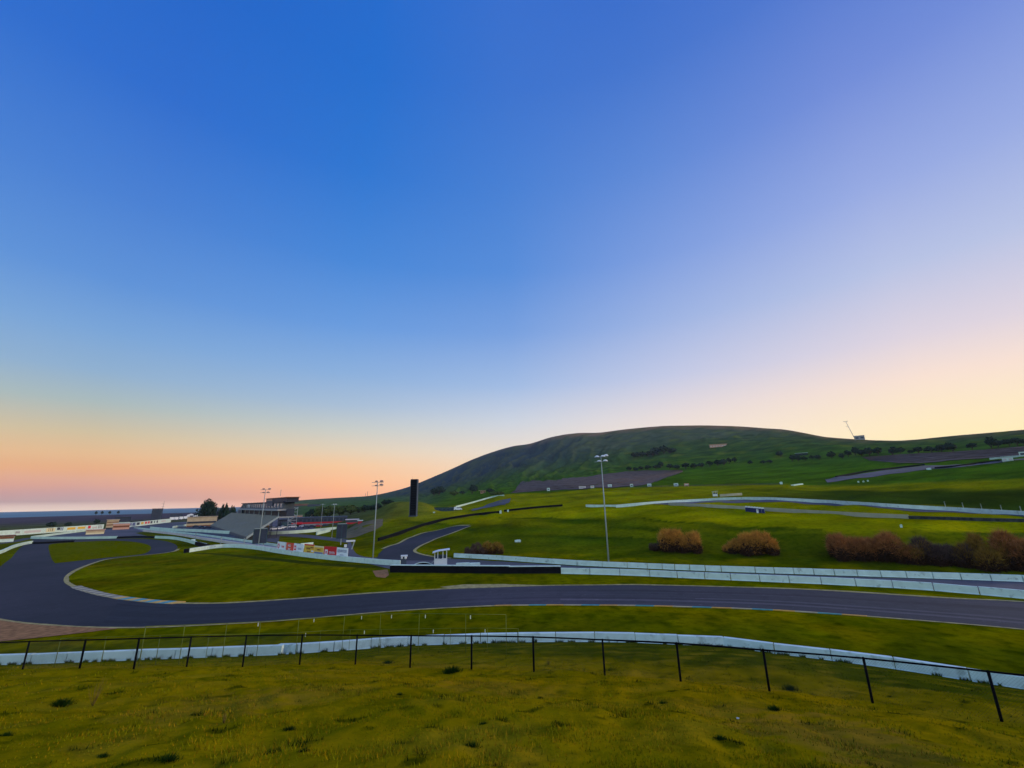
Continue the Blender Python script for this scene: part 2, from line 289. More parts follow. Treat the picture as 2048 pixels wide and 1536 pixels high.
M['twig_r'] = mat('reddish twigs', (.31, .12, .04), 1.0, var=.5, scale=1.2, spec=.05)
M['twig_d'] = mat('purple brown twigs', (.085, .052, .045), 1.0, var=.5, scale=1.2, spec=.05)
M['twig_y'] = mat('olive brown twigs', (.22, .12, .02), 1.0, var=.5, scale=1.2, spec=.05)
M['tuft'] = mat('lush tuft blades', (.012, .032, .003), 1.0, var=.5, scale=8, spec=.05)
M['dryplant'] = mat('dry plant stems', (.12, .09, .02), 1.0, var=.4, scale=8, spec=.05)
M['car_white'] = mat('white car paint', (.7, .72, .74), .35, var=.03)
M['tyre'] = mat('car tyre', (.012, .012, .013), .8)
M['water'] = mat('bay water', (.085, .17, .2), .7, var=.15, scale=.002, spec=.12)
M['wallpink'] = mat('pinkish concrete wall', (.48, .43, .42), .9, var=.12, scale=.2)

# ---------------------------------------------------------------- mesh + object helpers
class MB:
    def __init__(s): s.v = []; s.f = []
    def add(s, vs, fs):
        o = len(s.v); s.v += [tuple(map(float, v)) for v in vs]; s.f += [tuple(i+o for i in f) for f in fs]
    def box(s, c, d, rz=0.0):
        x, y, z = d[0]/2, d[1]/2, d[2]/2; k, q = math.cos(rz), math.sin(rz)
        vs = [(c[0]+a*x*k-b*y*q, c[1]+a*x*q+b*y*k, c[2]+g*z) for g in (-1, 1) for a, b in ((-1, -1), (1, -1), (1, 1), (-1, 1))]
        s.add(vs, [(3, 2, 1, 0), (4, 5, 6, 7), (0, 1, 5, 4), (1, 2, 6, 5), (2, 3, 7, 6), (3, 0, 4, 7)]); return s
    def prism(s, poly, y0, y1):     # outline in local x-z, extruded along y
        n = len(poly); vs = [(x, y0, z) for x, z in poly]+[(x, y1, z) for x, z in poly]
        s.add(vs, [tuple(range(n)), tuple(range(2*n-1, n-1, -1))]+[(i, n+i, n+(i+1) % n, (i+1) % n) for i in range(n)]); return s
    def tube(s, pts, r, n=6, r1=None, cap=True):
        pts = [Vector(p) for p in pts]; m = len(pts); r1 = r if r1 is None else r1; o = len(s.v)
        for i, p in enumerate(pts):
            d = (pts[min(i+1, m-1)]-pts[max(i-1, 0)]).normalized(); a = d.orthogonal().normalized(); b = d.cross(a); rr = r+(r1-r)*i/max(1, m-1)
            if i and a.dot(pa) < 0: a, b = -a, -b
            pa = a
            for k in range(n):
                t = 2*math.pi*k/n; q = p+(a*math.cos(t)+b*math.sin(t))*rr; s.v.append(tuple(q))
        for i in range(m-1):
            for k in range(n): s.f.append((o+i*n+k, o+i*n+(k+1) % n, o+(i+1)*n+(k+1) % n, o+(i+1)*n+k))
        if cap: s.f.append(tuple(o+k for k in range(n))[::-1]); s.f.append(tuple(o+(m-1)*n+k for k in range(n)))
        return s
    def ball(s, c, r, n=8, sq=(1, 1, 1), half=False):
        o = len(s.v); rows = n//2
        for i in range(rows+1):
            t = (math.pi/2 if half else math.pi)*i/rows
            for k in range(n):
                p = 2*math.pi*k/n; s.v.append((c[0]+r*sq[0]*math.sin(t)*math.cos(p), c[1]+r*sq[1]*math.sin(t)*math.sin(p), c[2]+r*sq[2]*math.cos(t)))
        for i in range(rows):
            for k in range(n): s.f.append((o+i*n+k, o+(i+1)*n+k, o+(i+1)*n+(k+1) % n, o+i*n+(k+1) % n))
        return s
    def build(s, name, m, parent=None, smooth=False, origin=None):
        me = bpy.data.meshes.new(name)
        v = s.v if origin is None else [(a-origin[0], b-origin[1], c-origin[2]) for a, b, c in s.v]
        me.from_pydata(v, [], s.f); me.validate(); me.materials.append(m)
        if smooth: me.polygons.foreach_set('use_smooth', [True]*len(me.polygons))
        o = bpy.data.objects.new(name, me); COL.objects.link(o)
        if parent is not None: o.parent = parent
        if origin is not None and parent is None: o.location = origin
        return o
def tag(o, label=None, cat=None, group=None, kind=None):
    if label: o['label'] = label
    if cat: o['category'] = cat
    if group: o['group'] = group
    if kind: o['kind'] = kind
    return o
def thing(name, label, cat, loc=(0, 0, 0), rz=0.0, group=None, sc=None):
    o = bpy.data.objects.new(name, None); COL.objects.link(o); o.empty_display_size = .3
    o.location = tuple(map(float, loc)); o.rotation_euler = (0, 0, rz)
    if sc: o.scale = sc if isinstance(sc, tuple) else (sc,)*3
    return tag(o, label, cat, group)
def copy_tree(o, parent=None):
    c = o.copy(); COL.objects.link(c)
    if parent is not None: c.parent = parent
    for ch in list(o.children): copy_tree(ch, c)
    return c
ORD = ['first', 'second', 'third', 'fourth', 'fifth', 'sixth', 'seventh', 'eighth', 'ninth', 'tenth', 'eleventh', 'twelfth', 'thirteenth', 'fourteenth', 'fifteenth', 'sixteenth', 'seventeenth', 'eighteenth', 'nineteenth', 'twentieth', 'twenty-first', 'twenty-second', 'twenty-third', 'twenty-fourth', 'twenty-fifth', 'twenty-sixth', 'twenty-seventh', 'twenty-eighth', 'twenty-ninth', 'thirtieth', 'thirty-first', 'thirty-second', 'thirty-third', 'thirty-fourth']
_fc = {}
def text(s, size, m, parent, loc, name='lettering', sx=1.0, depth=.004, bold=True):
    cu_ = bpy.data.curves.new('t', 'FONT'); cu_.body = s; cu_.size = size; cu_.align_x = 'CENTER'; cu_.align_y = 'CENTER'; cu_.extrude = depth
    if bold: cu_.offset = size*.02
    to = bpy.data.objects.new('t', cu_); COL.objects.link(to); bpy.context.view_layer.update()
    me = bpy.data.meshes.new_from_object(to.evaluated_get(bpy.context.evaluated_depsgraph_get())); bpy.data.objects.remove(to); bpy.data.curves.remove(cu_)
    me.materials.clear(); me.materials.append(m); o = bpy.data.objects.new(name, me); COL.objects.link(o)
    o.parent = parent; o.location = loc; o.rotation_euler = (math.pi/2, 0, 0); o.scale = (sx, 1, 1); return o
def resample(P, step=None, n=None):
    P = np.array(P, float); d = np.r_[0, np.cumsum(np.linalg.norm(np.diff(P, axis=0), axis=1))]
    n = n or max(2, int(d[-1]/step)+1); t = np.linspace(0, d[-1], n)
    return np.stack([np.interp(t, d, P[:, k]) for k in range(P.shape[1])], 1)
def smooth_poly(P, n=8):   # Catmull-Rom through control points
    P = [np.array(p, float) for p in P]; P = [2*P[0]-P[1]]+P+[2*P[-1]-P[-2]]; out = []
    for i in range(1, len(P)-2):
        for k in range(n):
            t = k/n; a, b, c_, d = P[i-1:i+3]
            out.append(.5*((2*b)+(c_-a)*t+(2*a-5*b+4*c_-d)*t*t+(3*b-a-3*c_+d)*t**3))
    out.append(P[-2]); return np.array(out)

# ---------------------------------------------------------------- ground, water
def build_ground():
    az2 = np.concatenate([AZ, np.linspace(75, 285, 44)[1:-1]]); n2 = len(az2)
    Zb = np.empty((n2, NR)); Zb[:NA] = ZG
    for k in range(NA, n2):
        t = (az2[k]-75)/210; t = t*t*(3-2*t); Zb[k] = ZG[-1]*(1-t)+ZG[0]*t
    X = RR[None, :]*np.sin(np.radians(az2))[:, None]; Y = RR[None, :]*np.cos(np.radians(az2))[:, None]
    V = np.stack([X, Y, Zb], 2).reshape(-1, 3)
    i = np.arange(n2)[:, None]; j = np.arange(NR-1)[None, :]; i2 = (i+1) % n2
    Fq = np.stack([i*NR+j, i2*NR+j, i2*NR+j+1, i*NR+j+1], 2).reshape(-1, 4)
    me = bpy.data.meshes.new('ground'); me.vertices.add(len(V)+1); me.vertices.foreach_set('co', np.r_[V.ravel(), [0, 0, 12.4]])
    cen = len(V); tri = np.stack([np.full(n2, cen), ((np.arange(n2)+1) % n2)*NR, np.arange(n2)*NR], 1)
    loops = np.r_[Fq.ravel(), tri.ravel()]; me.loops.add(len(loops)); me.loops.foreach_set('vertex_index', loops.astype(np.int32))
    st = np.r_[np.arange(len(Fq))*4, len(Fq)*4+np.arange(n2)*3]; me.polygons.add(len(st)); me.polygons.foreach_set('loop_start', st.astype(np.int32))
    me.update(calc_edges=True); me.validate(); me.polygons.foreach_set('use_smooth', np.ones(len(st), bool))
    # what grows or lies bare, plus slope shading, as colour by row of the land, left and right of the valley
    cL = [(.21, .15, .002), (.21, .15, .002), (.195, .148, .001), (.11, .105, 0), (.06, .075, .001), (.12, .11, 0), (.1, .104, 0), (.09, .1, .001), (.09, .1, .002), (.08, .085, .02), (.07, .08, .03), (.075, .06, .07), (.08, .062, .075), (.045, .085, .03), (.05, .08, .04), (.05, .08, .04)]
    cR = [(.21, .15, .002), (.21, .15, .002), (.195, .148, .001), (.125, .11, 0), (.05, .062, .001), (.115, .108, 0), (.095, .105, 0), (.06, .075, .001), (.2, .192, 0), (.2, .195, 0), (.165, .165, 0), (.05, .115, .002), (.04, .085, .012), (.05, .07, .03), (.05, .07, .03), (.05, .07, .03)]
    CL, CR = np.array(cL), np.array(cR)
    Cc = np.empty((n2, NR, 3)); lr = np.log(RR)
    for k in range(n2):
        ka = k if k < NA else (NA-1 if az2[k] < 180 else 0); a = AZ[ka]; w = min(1, max(0, (a+24)/20)); w = w*w*(3-2*w)
        cc = CL*(1-w)+CR*w
        wr = min(1, max(0, (a-24)/12)); lk = np.log(rk[:, ka]); xs, cs = [], []
        def mid(i, t, c_, wt):     # bank-face turf tone with its shade and lit edges put into the colour
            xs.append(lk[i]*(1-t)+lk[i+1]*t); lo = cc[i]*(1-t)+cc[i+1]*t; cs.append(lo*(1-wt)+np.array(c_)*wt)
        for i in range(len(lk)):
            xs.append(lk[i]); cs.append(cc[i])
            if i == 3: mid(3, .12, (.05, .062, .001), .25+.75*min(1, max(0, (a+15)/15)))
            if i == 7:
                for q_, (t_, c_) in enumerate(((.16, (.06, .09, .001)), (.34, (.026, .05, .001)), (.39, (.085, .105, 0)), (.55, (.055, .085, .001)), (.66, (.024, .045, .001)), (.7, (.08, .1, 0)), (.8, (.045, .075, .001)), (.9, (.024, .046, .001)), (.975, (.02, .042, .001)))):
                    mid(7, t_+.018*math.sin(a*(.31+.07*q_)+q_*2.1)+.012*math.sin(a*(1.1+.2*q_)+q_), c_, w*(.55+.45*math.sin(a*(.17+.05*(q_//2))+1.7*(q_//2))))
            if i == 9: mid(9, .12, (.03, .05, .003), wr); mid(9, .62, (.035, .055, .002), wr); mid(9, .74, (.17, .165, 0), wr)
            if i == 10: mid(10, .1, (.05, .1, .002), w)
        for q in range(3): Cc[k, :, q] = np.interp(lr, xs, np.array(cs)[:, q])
    A2 = np.where(az2 > 180, az2-360, az2)[:, None]; Rg = np.broadcast_to(RR[None, :], (n2, NR))
    def lay(w, c_):
        nonlocal Cc
        Cc = Cc*(1-w[..., None])+np.array(c_)*w[..., None]
    lay(np.clip((A2+31)/6, 0, 1)*np.clip((-8-A2)/8, 0, 1)*np.clip((Rg-480)/150, 0, 1), (.045, .095, .022))
    # big hill: shade and haze put into the left flank's bluish colour, gullies darker, top brown
    hill = np.clip((Rg-1000)/300, 0, 1)*np.clip((Zb-16)/25, 0, 1)
    lay(np.clip((17-A2)/16, 0, 1)*hill*np.clip((A2+19)/5, 0, 1), (.02, .043, .052))
    lay(np.clip((A2-4)/8, 0, 1)*hill*np.clip((Rg-1050)/250, 0, 1)*.8, (.07, .088, .048))
    lay(np.clip((Zb-.8*np.interp(A2, AZ, zk[len(ROWS)-1]))/34, 0, 1)*np.clip((Zb-60)/40, 0, 1)*np.clip((A2+6)/14, .2, 1)*.95, (.26, .14, .07))
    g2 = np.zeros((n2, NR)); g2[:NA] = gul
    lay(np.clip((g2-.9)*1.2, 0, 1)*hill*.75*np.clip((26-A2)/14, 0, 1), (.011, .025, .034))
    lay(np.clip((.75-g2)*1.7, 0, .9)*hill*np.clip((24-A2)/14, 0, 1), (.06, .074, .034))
    band = wob(A2*.35+Zb*0, Zb*.09+Rg*.004, 1.3, 61)
    lay(np.clip(band-.25, 0, 1)*.6*np.clip((Rg-560)/200, 0, 1)*np.clip((A2-4)/10, 0, 1), (.018, .045, .012))
    lay(np.clip(-band-.4, 0, 1)*.7*np.clip((Rg-560)/200, 0, 1)*np.clip((A2-4)/10, 0, 1), (.09, .11, .008))
    vary = 1+np.clip((Rg-95)/20, 0, 1)*(.19*wob(X, Y, 42, 62)+.13*wob(X, Y, 14, 63))*np.clip((2500-Rg)/1500, 0, 1)
    inf = np.clip((Rg-48)/10, 0, 1)*np.clip((240-Rg)/60, 0, 1)*np.clip((1.2-Zb), 0, 1); vary = vary+inf*(.12*wob(X, Y, 22, 64)+.1*wob(X, Y, 6, 65))
    lay(inf*np.clip(wob(X, Y, 16, 73)*.7, 0, .7), (.165, .13, 0)); lay(inf*np.clip(wob(X, Y, 11, 74)*.6-.15, 0, .6), (.055, .075, 0))
    lay(inf*np.clip(1.3-Rg/140, 0, 1)*np.clip(wob(X, Y, 3.2, 75)*.9-.25, 0, .75), (.026, .042, 0)); lay(inf*np.clip(1.3-Rg/140, 0, 1)*np.clip(wob(X, Y, 4.2, 76)*.7-.2, 0, .6), (.15, .14, 0))
    Cc = Cc*np.clip(vary, .5, 1.6)[..., None]
    nr_ = np.clip((47-Rg)/4, 0, 1); dk = np.clip((wob(X, Y, 1.3, 24)+.7*wob(X, Y, .6, 25)-1.15)*1.6, 0, 1)*nr_
    lay(dk*.8, (.03, .04, .001)); lay(np.clip(wob(X, Y, 5, 66)*.6, 0, .5)*nr_, (.1, .095, 0)); lay(np.clip(wob(X, Y, 3, 67)*.6-.1, 0, .55)*nr_, (.2, .15, .006))
    # worn earth in the near turf
    for px, py, w_, h_, s_ in [(430, 1412, 190, 26, .5), (1640, 1470, 200, 40, .85), (1760, 1510, 160, 40, .85), (985, 1372, 130, 15, .5), (1420, 1420, 130, 14, .35), (210, 1492, 90, 20, .3), (1010, 1510, 120, 25, .25), (620, 1380, 160, 14, .35)]:
        a0, a1 = pol(px-w_, py)[0], pol(px+w_, py)[0]; g0, g1, gm = gp(px, py-h_), gp(px, py+h_), gp(px, py)
        rr0, rr1, rm = [math.hypot(q[0], q[1]) for q in (g0, g1, gm)]
        d = ((A2-pol(px, py)[0])/max(.1, (a1-a0)/2))**2+((np.log(Rg)-math.log(rm))/max(.01, (math.log(rr0)-math.log(rr1))/2))**2
        d = d+.45*wob(X, Y, .9, 40)+.35*wob(X, Y, .35, 41); w = np.clip(1.25-d, 0, 1)*s_
        Cc = Cc*(1-w[..., None])+np.array((.2, .132, .01))*w[..., None]
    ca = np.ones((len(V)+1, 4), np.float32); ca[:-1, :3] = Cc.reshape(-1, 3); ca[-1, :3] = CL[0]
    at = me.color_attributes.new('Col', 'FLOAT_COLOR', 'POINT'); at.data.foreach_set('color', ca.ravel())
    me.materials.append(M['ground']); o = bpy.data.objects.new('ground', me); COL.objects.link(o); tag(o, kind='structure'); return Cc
GC = build_ground()
wm = MB(); n = 96
wm.add([(0, 0, -.5)]+[(6100*math.sin(2*math.pi*k/n), 6100*math.cos(2*math.pi*k/n), -.5) for k in range(n)], [(0, (k+1) % n+1, k+1) for k in range(n)])
tag(wm.build('water', M['water']), kind='structure')

# ---------------------------------------------------------------- paved surfaces and turf sheets
def poly_sheet(name, P, m, z):
    mb = MB(); tri = tessellate_polygon([[Vector((p[0], p[1], 0)) for p in P]]); vs = [(p[0], p[1], z) for p in P]; fs = []
    for a, b, c_ in tri:
        A, B, C_ = vs[a], vs[b], vs[c_]
        fs.append((a, b, c_) if (B[0]-A[0])*(C_[1]-A[1])-(B[1]-A[1])*(C_[0]-A[0]) > 0 else (a, c_, b))
    mb.add(vs, fs); return tag(mb.build(name, m), kind='structure')
def strip(name, A, B, m, dz=.05, n=None, across=2, kind='structure', drape=True, z=None, step=2.0):
    A = resample(A, n=400)[:, :2]; B = resample(B, n=400)[:, :2]
    ln = max(np.linalg.norm(np.diff(A, axis=0), axis=1).sum(), np.linalg.norm(np.diff(B, axis=0), axis=1).sum()); n = n or max(4, int(ln/step))
    A = resample(A, n=n); B = resample(B, n=n); mb = MB(); vs = []
    for i in range(n):
        for k in range(across+1):
            t = k/across; x, y = A[i]*(1-t)+B[i]*t; vs.append((x, y, (tz(x, y)+dz) if z is None else z))
    w = across+1; fs = [(i*w+k, (i+1)*w+k, (i+1)*w+k+1, i*w+k+1) for i in range(n-1) for k in range(across)]
    e1 = np.array(vs[w])-np.array(vs[0]); e2 = np.array(vs[across])-np.array(vs[0])
    if e1[0]*e2[1]-e1[1]*e2[0] < 0: fs = [f[::-1] for f in fs]
    mb.add(vs, fs); return tag(mb.build(name, m, smooth=True), kind=kind)
def fl(pts, sm=0, z=0):
    P = [flat(x, y, z) for x, y in pts]; return smooth_poly(P, sm) if sm else np.array(P)
TF = [(2400, 1232), (2048, 1205), (1884, 1196.5), (1592, 1179), (1300, 1171), (1200, 1171), (1100, 1172), (1000, 1175), (900, 1178.5), (800, 1184), (700, 1190.5), (600, 1198), (500, 1205), (430, 1208), (360, 1208), (300, 1205.5), (240, 1199), (190, 1189.5), (150, 1177), (131, 1167.5), (127, 1160), (131, 1152), (143, 1143), (160, 1135), (185, 1126), (210, 1119), (250, 1114), (285, 1110.5), (320, 1107), (345, 1103), (354, 1098), (353, 1091), (341, 1085), (318, 1080.5), (290, 1078)]
TN = [(2400, 1300), (2048, 1258.5), (1694, 1229), (1519, 1218), (1300, 1211), (1200, 1210), (1100, 1209), (1000, 1210.5), (900, 1215), (800, 1221), (700, 1229), (600, 1238), (500, 1245), (400, 1250.5), (300, 1254), (250, 1254.5), (200, 1254), (150, 1252.5), (100, 1249), (60, 1246), (30, 1242.5), (0, 1237.5), (-60, 1226), (-140, 1206)]
tf = fl(TF, 6); tn = fl(TN, 6)
west = fl([(-200, 1180), (-190, 1150), (-60, 1146), (0, 1133.5), (22, 1117), (38, 1097.5), (50, 1089), (64, 1083), (64, 1078), (150, 1078.5), (235, 1077.5)])
poly_sheet('race_track', np.vstack([tf, west[::-1], tn[::-1]]), M['asphalt'], .02)
def along_mat(name, c):
    m = asphalt_mat(name, c); n = m.node_tree; b = n.nodes['Principled BSDF']; base = b.inputs['Base Color'].links[0].from_socket; N = n.nodes.new; K = n.links.new
    uv = N('ShaderNodeUVMap'); uv.uv_map = 'UVMap'
    for su, sv, lo, hi, colr, amt in ((5.0, .006, .5, .66, (.5, .52, .58), .9), (13, .012, .55, .7, (1.7, 1.6, 1.6), .7), (3.0, .02, .52, .7, (1.5, 1.4, 1.4), .6), (30, .03, .56, .72, (.6, .6, .65), .6)):
        mp = N('ShaderNodeMapping'); mp.inputs['Scale'].default_value = (su, sv, 1); K(uv.outputs[0], mp.inputs[0]); z = N('ShaderNodeTexNoise'); z.inputs['Scale'].default_value = 1; z.inputs['Detail'].default_value = 5; K(mp.outputs[0], z.inputs['Vector'])
        r = N('ShaderNodeMapRange'); r.inputs['From Min'].default_value = lo; r.inputs['From Max'].default_value = hi; r.inputs['To Max'].default_value = amt; K(z.outputs['Fac'], r.inputs[0])
        x = N('ShaderNodeMix'); x.data_type = 'RGBA'; x.blend_type = 'MULTIPLY'; K(r.outputs[0], x.inputs['Factor']); K(base, x.inputs['A']); x.inputs['B'].default_value = colr+(1,); base = x.outputs['Result']
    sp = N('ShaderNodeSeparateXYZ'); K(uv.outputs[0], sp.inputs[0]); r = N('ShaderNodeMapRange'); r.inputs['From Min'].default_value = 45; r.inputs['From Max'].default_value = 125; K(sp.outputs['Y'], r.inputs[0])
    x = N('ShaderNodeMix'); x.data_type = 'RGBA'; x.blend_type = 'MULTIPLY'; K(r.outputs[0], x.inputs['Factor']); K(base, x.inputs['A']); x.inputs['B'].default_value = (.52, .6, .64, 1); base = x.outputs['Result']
    K(base, b.inputs['Base Color']); return m
def add_uv(o, n, across):
    me = o.data; uvl = me.uv_layers.new(name='UVMap'); w = across+1; co = np.array([v.co[:] for v in me.vertices]); ds = np.r_[0, np.cumsum(np.linalg.norm(np.diff(co[across//2::w], axis=0), axis=1))]
    for lp in me.loops: uvl.data[lp.index].uv = ((lp.vertex_index % w)/across, ds[lp.vertex_index//w])
ka, kb = 6*20, 6*16
Ta = tf[:6*16+1]; Tb = tn[:6*16+1]
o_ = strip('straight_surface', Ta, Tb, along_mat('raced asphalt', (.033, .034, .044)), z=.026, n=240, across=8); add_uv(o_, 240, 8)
isl = fl([(110, 1127), (160, 1121.5), (215, 1115.5), (260, 1111.5), (288, 1107.5), (300, 1101), (302, 1095), (297, 1090), (280, 1085.5), (255, 1082.5), (215, 1081.5), (175, 1083), (130, 1085.5), (102, 1088.5), (97, 1093), (99, 1106), (104, 1120)], 5)
poly_sheet('infield_grass', isl, M['infield'], .035)
pit = fl([(698, 1080.5), (725, 1081), (755, 1083), (772, 1091), (785, 1091.5), (800, 1087), (815, 1090), (828, 1098), (826, 1103), (838, 1109), (866, 1114), (905, 1117.5), (1000, 1123), (1150, 1132), (1300, 1140), (1600, 1150), (2048, 1164), (2400, 1180), (2400, 1226), (2048, 1190), (1600, 1160), (1300, 1148), (1122, 1141), (780, 1138), (700, 1119), (690, 1105)])
poly_sheet('pit_road', pit, M['asphalt_pale'], .024)
pad = fl([(-60, 1096), (0, 1087), (45, 1077), (100, 1071), (205, 1060), (255, 1053), (345, 1045), (430, 1040), (560, 1036), (640, 1038), (700, 1048), (688, 1056), (560, 1063.5), (505, 1066), (400, 1061), (330, 1057), (300, 1062), (270, 1066), (310, 1076), (235, 1077), (64, 1077.5), (40, 1083)])
poly_sheet('paddock', pad, M['asphalt_pale'], .03)
strip('ditch', fl([(385, 1106.5), (430, 1106.5), (500, 1112), (560, 1117.5), (640, 1125), (720, 1130), (790, 1134.5)], 4), fl([(385, 1107.5), (430, 1109.5), (500, 1117), (560, 1123), (640, 1131), (720, 1135.5), (790, 1138)], 4), grass_mat('ditch turf', (.045, .052, .004)), z=.018, step=3)
# drag strip lane between the walls, and the access lane behind the near advertising wall
strip('drag_strip', fl([(280, 1056), (400, 1063), (505, 1069), (560, 1070)]), fl([(300, 1061), (400, 1067.5), (505, 1080), (556, 1086)]), M['asphalt_pale'], z=.034, step=6)
strip('barrier_lane', fl([(270, 1057), (340, 1065), (400, 1071.5), (500, 1085.5), (558, 1094)]), fl([(286, 1062.5), (350, 1069.5), (400, 1078), (500, 1093.5), (558, 1102)]), mat('lilac grey concrete', (.2, .19, .22), .9), z=.036, step=6)
strip('service_lane', fl([(560, 1066), (620, 1070), (700, 1079)]), fl([(540, 1071), (610, 1075), (698, 1086)]), M['asphalt_pale'], z=.03, step=6)
# hill climb road
strip('hill_road', [gp(x, y) for x, y in [(752, 1122), (758, 1108), (768, 1098), (783, 1092), (800, 1087), (820, 1076.5), (850, 1066), (890, 1057.5), (937, 1051.5)]], [gp(x, y) for x, y in [(880, 1121), (866, 1114.5), (838, 1109), (826, 1102), (840, 1091.5), (860, 1082.5), (880, 1074.5), (905, 1065.5), (940, 1052.5)]], M['asphalt'], dz=.09, across=6)
for e_, w_ in (([(768, 1098), (783, 1092), (800, 1087), (820, 1076.5), (850, 1066), (890, 1057.5), (937, 1051.5)], 1.1), ([(940, 1052.5), (905, 1065.5), (880, 1074.5), (860, 1082.5), (840, 1091.5), (826, 1102), (838, 1109), (866, 1114.5), (900, 1117.5)], .9)):
    P_ = smooth_poly([gp(x, y) for x, y in e_], 6)[:, :2]; T_ = np.gradient(P_, axis=0); T_ /= np.linalg.norm(T_, axis=1)[:, None]; strip('road_verge', P_, P_+np.stack([-T_[:, 1], T_[:, 0]], 1)*w_, M['verge'], dz=.12, n=len(P_)*2, across=1)
strip('upper_road', [gp(x, y) for x, y in [(942, 1020.5), (975, 1009), (1005, 1000), (1022, 997)]], [gp(x, y) for x, y in [(946, 1022.5), (985, 1014), (1010, 1010), (1020, 1003)]], M['asphalt_pale'], dz=.25, across=4)
strip('terrace_road', [gp(x, y) for x, y in [(1250, 1010.5), (1400, 1003), (1520, 1000.6), (1650, 1006.3), (1760, 1013.5), (1900, 1022), (2048, 1031.5), (2300, 1047)]], [gp(x, y) for x, y in [(1330, 1009.5), (1400, 1006), (1520, 1004.5), (1650, 1010), (1760, 1016.5), (1900, 1025), (2048, 1034), (2300, 1049)]], M['asphalt_pale'], dz=.12, across=3)
strip('ridge_road', [gp(x, y) for x, y in [(1650, 960), (1700, 952), (1760, 942.5), (1850, 931.5), (2000, 922), (2070, 916)]], [gp(x, y) for x, y in [(1655, 966), (1700, 959), (1780, 949), (1860, 938.5), (2000, 926), (2070, 920)]], M['asphalt_pale'], dz=.3, across=4)
# edge lines / dry verges along the track
def verge(name, P, w0, m, z, side=1):
    P = np.array(P)[:, :2]; T = np.gradient(P, axis=0); T /= np.linalg.norm(T, axis=1)[:, None]; Nn = np.stack([-T[:, 1], T[:, 0]], 1)*side
    jit = np.convolve(rng.uniform(.55, 1.45, len(P)+4), np.ones(5)/5, 'valid')[:len(P)]
    return strip(name, P, P+Nn*w0*jit[:, None], m, z=z, n=len(P)*2, across=1)
verge('track_verge', fl(TF[:31], 6), .75, M['verge'], .045, -1)
verge('track_verge', fl(TN, 6), .5, M['verge'], .045, 1)
def offs(P, a, b):
    P = np.array(P)[:, :2]; T = np.gradient(P, axis=0); T /= np.linalg.norm(T, axis=1)[:, None]; Nn = np.stack([-T[:, 1], T[:, 0]], 1); return P+Nn*a, P+Nn*b
Pn = fl([(2400, 1300), (2048, 1258.5), (1694, 1229), (1519, 1218), (1300, 1211), (1200, 1210), (1120, 1209.2)], 6)
a_, b_ = offs(Pn, -2.6, -3.5); strip('tyre_scrub', a_, b_, M['streak'], z=.031, n=80, across=1)
a_, b_ = offs(Pn[:22], -4.6, -5.2); strip('tyre_scrub', a_, b_, M['streak'], z=.031, n=50, across=1)
# bare earth at the outside of the hairpin
strip('bare_earth', fl([(-200, 1200), (-140, 1214), (-40, 1234), (0, 1241.5), (60, 1249.5), (110, 1253), (170, 1256), (232, 1257.5)], 3), [gp(x, y) for x, y in [(-260, 1300), (-80, 1290), (0, 1284), (60, 1278), (120, 1271.5), (170, 1266), (205, 1261.5), (234, 1258.3)]], M['dirt'], dz=.06, across=6, step=1)
poly_sheet('bare_earth', fl([(745, 1142), (775, 1139), (778, 1150), (770, 1156), (752, 1154)]), M['dirt'], .03)
poly_sheet('bare_earth', fl([(880, 1174), (930, 1169), (1010, 1168.5), (1090, 1171), (1010, 1174), (900, 1177.5)]), M['verge'], .03)
def kerb(name, P, w, mats, seg, label, side):
    P = resample(np.array(P)[:, :2], step=seg/2); T = np.gradient(P, axis=0); T /= np.linalg.norm(T, axis=1)[:, None]; Nn = np.stack([-T[:, 1], T[:, 0]], 1)*side
    root = thing(name, label, 'kerb', (P[0][0], P[0][1], 0)); mbs = [MB() for _ in mats]; o = np.array([P[0][0], P[0][1]])
    sk = T*w*.45
    for i in range(0, len(P)-2, 2):
        q = mbs[(i//2) % len(mats)]; a, b = P[i]-o, P[i+2]-o; c_, d = P[i+2]-o+Nn[i+2]*w+sk[i+2], P[i]-o+Nn[i]*w+sk[i]
        q.add([(*a, .03), (*b, .03), (*c_, .11), (*d, .11), (*a, -.1), (*b, -.1), (*c_, -.1), (*d, -.1)], [(0, 1, 2, 3), (4, 5, 1, 0), (6, 7, 3, 2), (5, 6, 2, 1), (7, 4, 0, 3)] if side > 0 else [(3, 2, 1, 0), (0, 1, 5, 4), (2, 3, 7, 6), (1, 2, 6, 5), (3, 0, 4, 7)])
    for q, (m, nm) in zip(mbs, mats):
        if q.f: q.build(nm, M[m], root)
    return root
kerb('grey_kerb', fl([(140, 1174), (150, 1178.5), (190, 1190), (225, 1197)], 6), 1.4, [('kerb_g', 'grey_block'), ('kerb_w', 'pale_block')], 1.3, 'grey and pale striped kerb rounding the inside of the hairpin', 1)
kerb('striped_kerb', fl([(225, 1197), (240, 1199.5), (300, 1206), (345, 1208.5)], 6), 1.5, [('kerb_o', 'orange_block'), ('kerb_b', 'blue_block')], 1.6, 'orange and blue striped kerb on the hairpin exit beside the infield grass', 1)
kerb('straight_kerb', fl([(1735, 1231.5), (1694, 1228.6), (1519, 1217.6), (1300, 1210.6), (1200, 1209.5), (1100, 1208.8), (1000, 1210), (975, 1211)], 6), .6, [('kerb_o', 'orange_block'), ('kerb_b', 'blue_block'), ('kerb_w', 'pale_block')], 2.4, 'long thin orange and teal kerb on the near edge of the straight', 1)

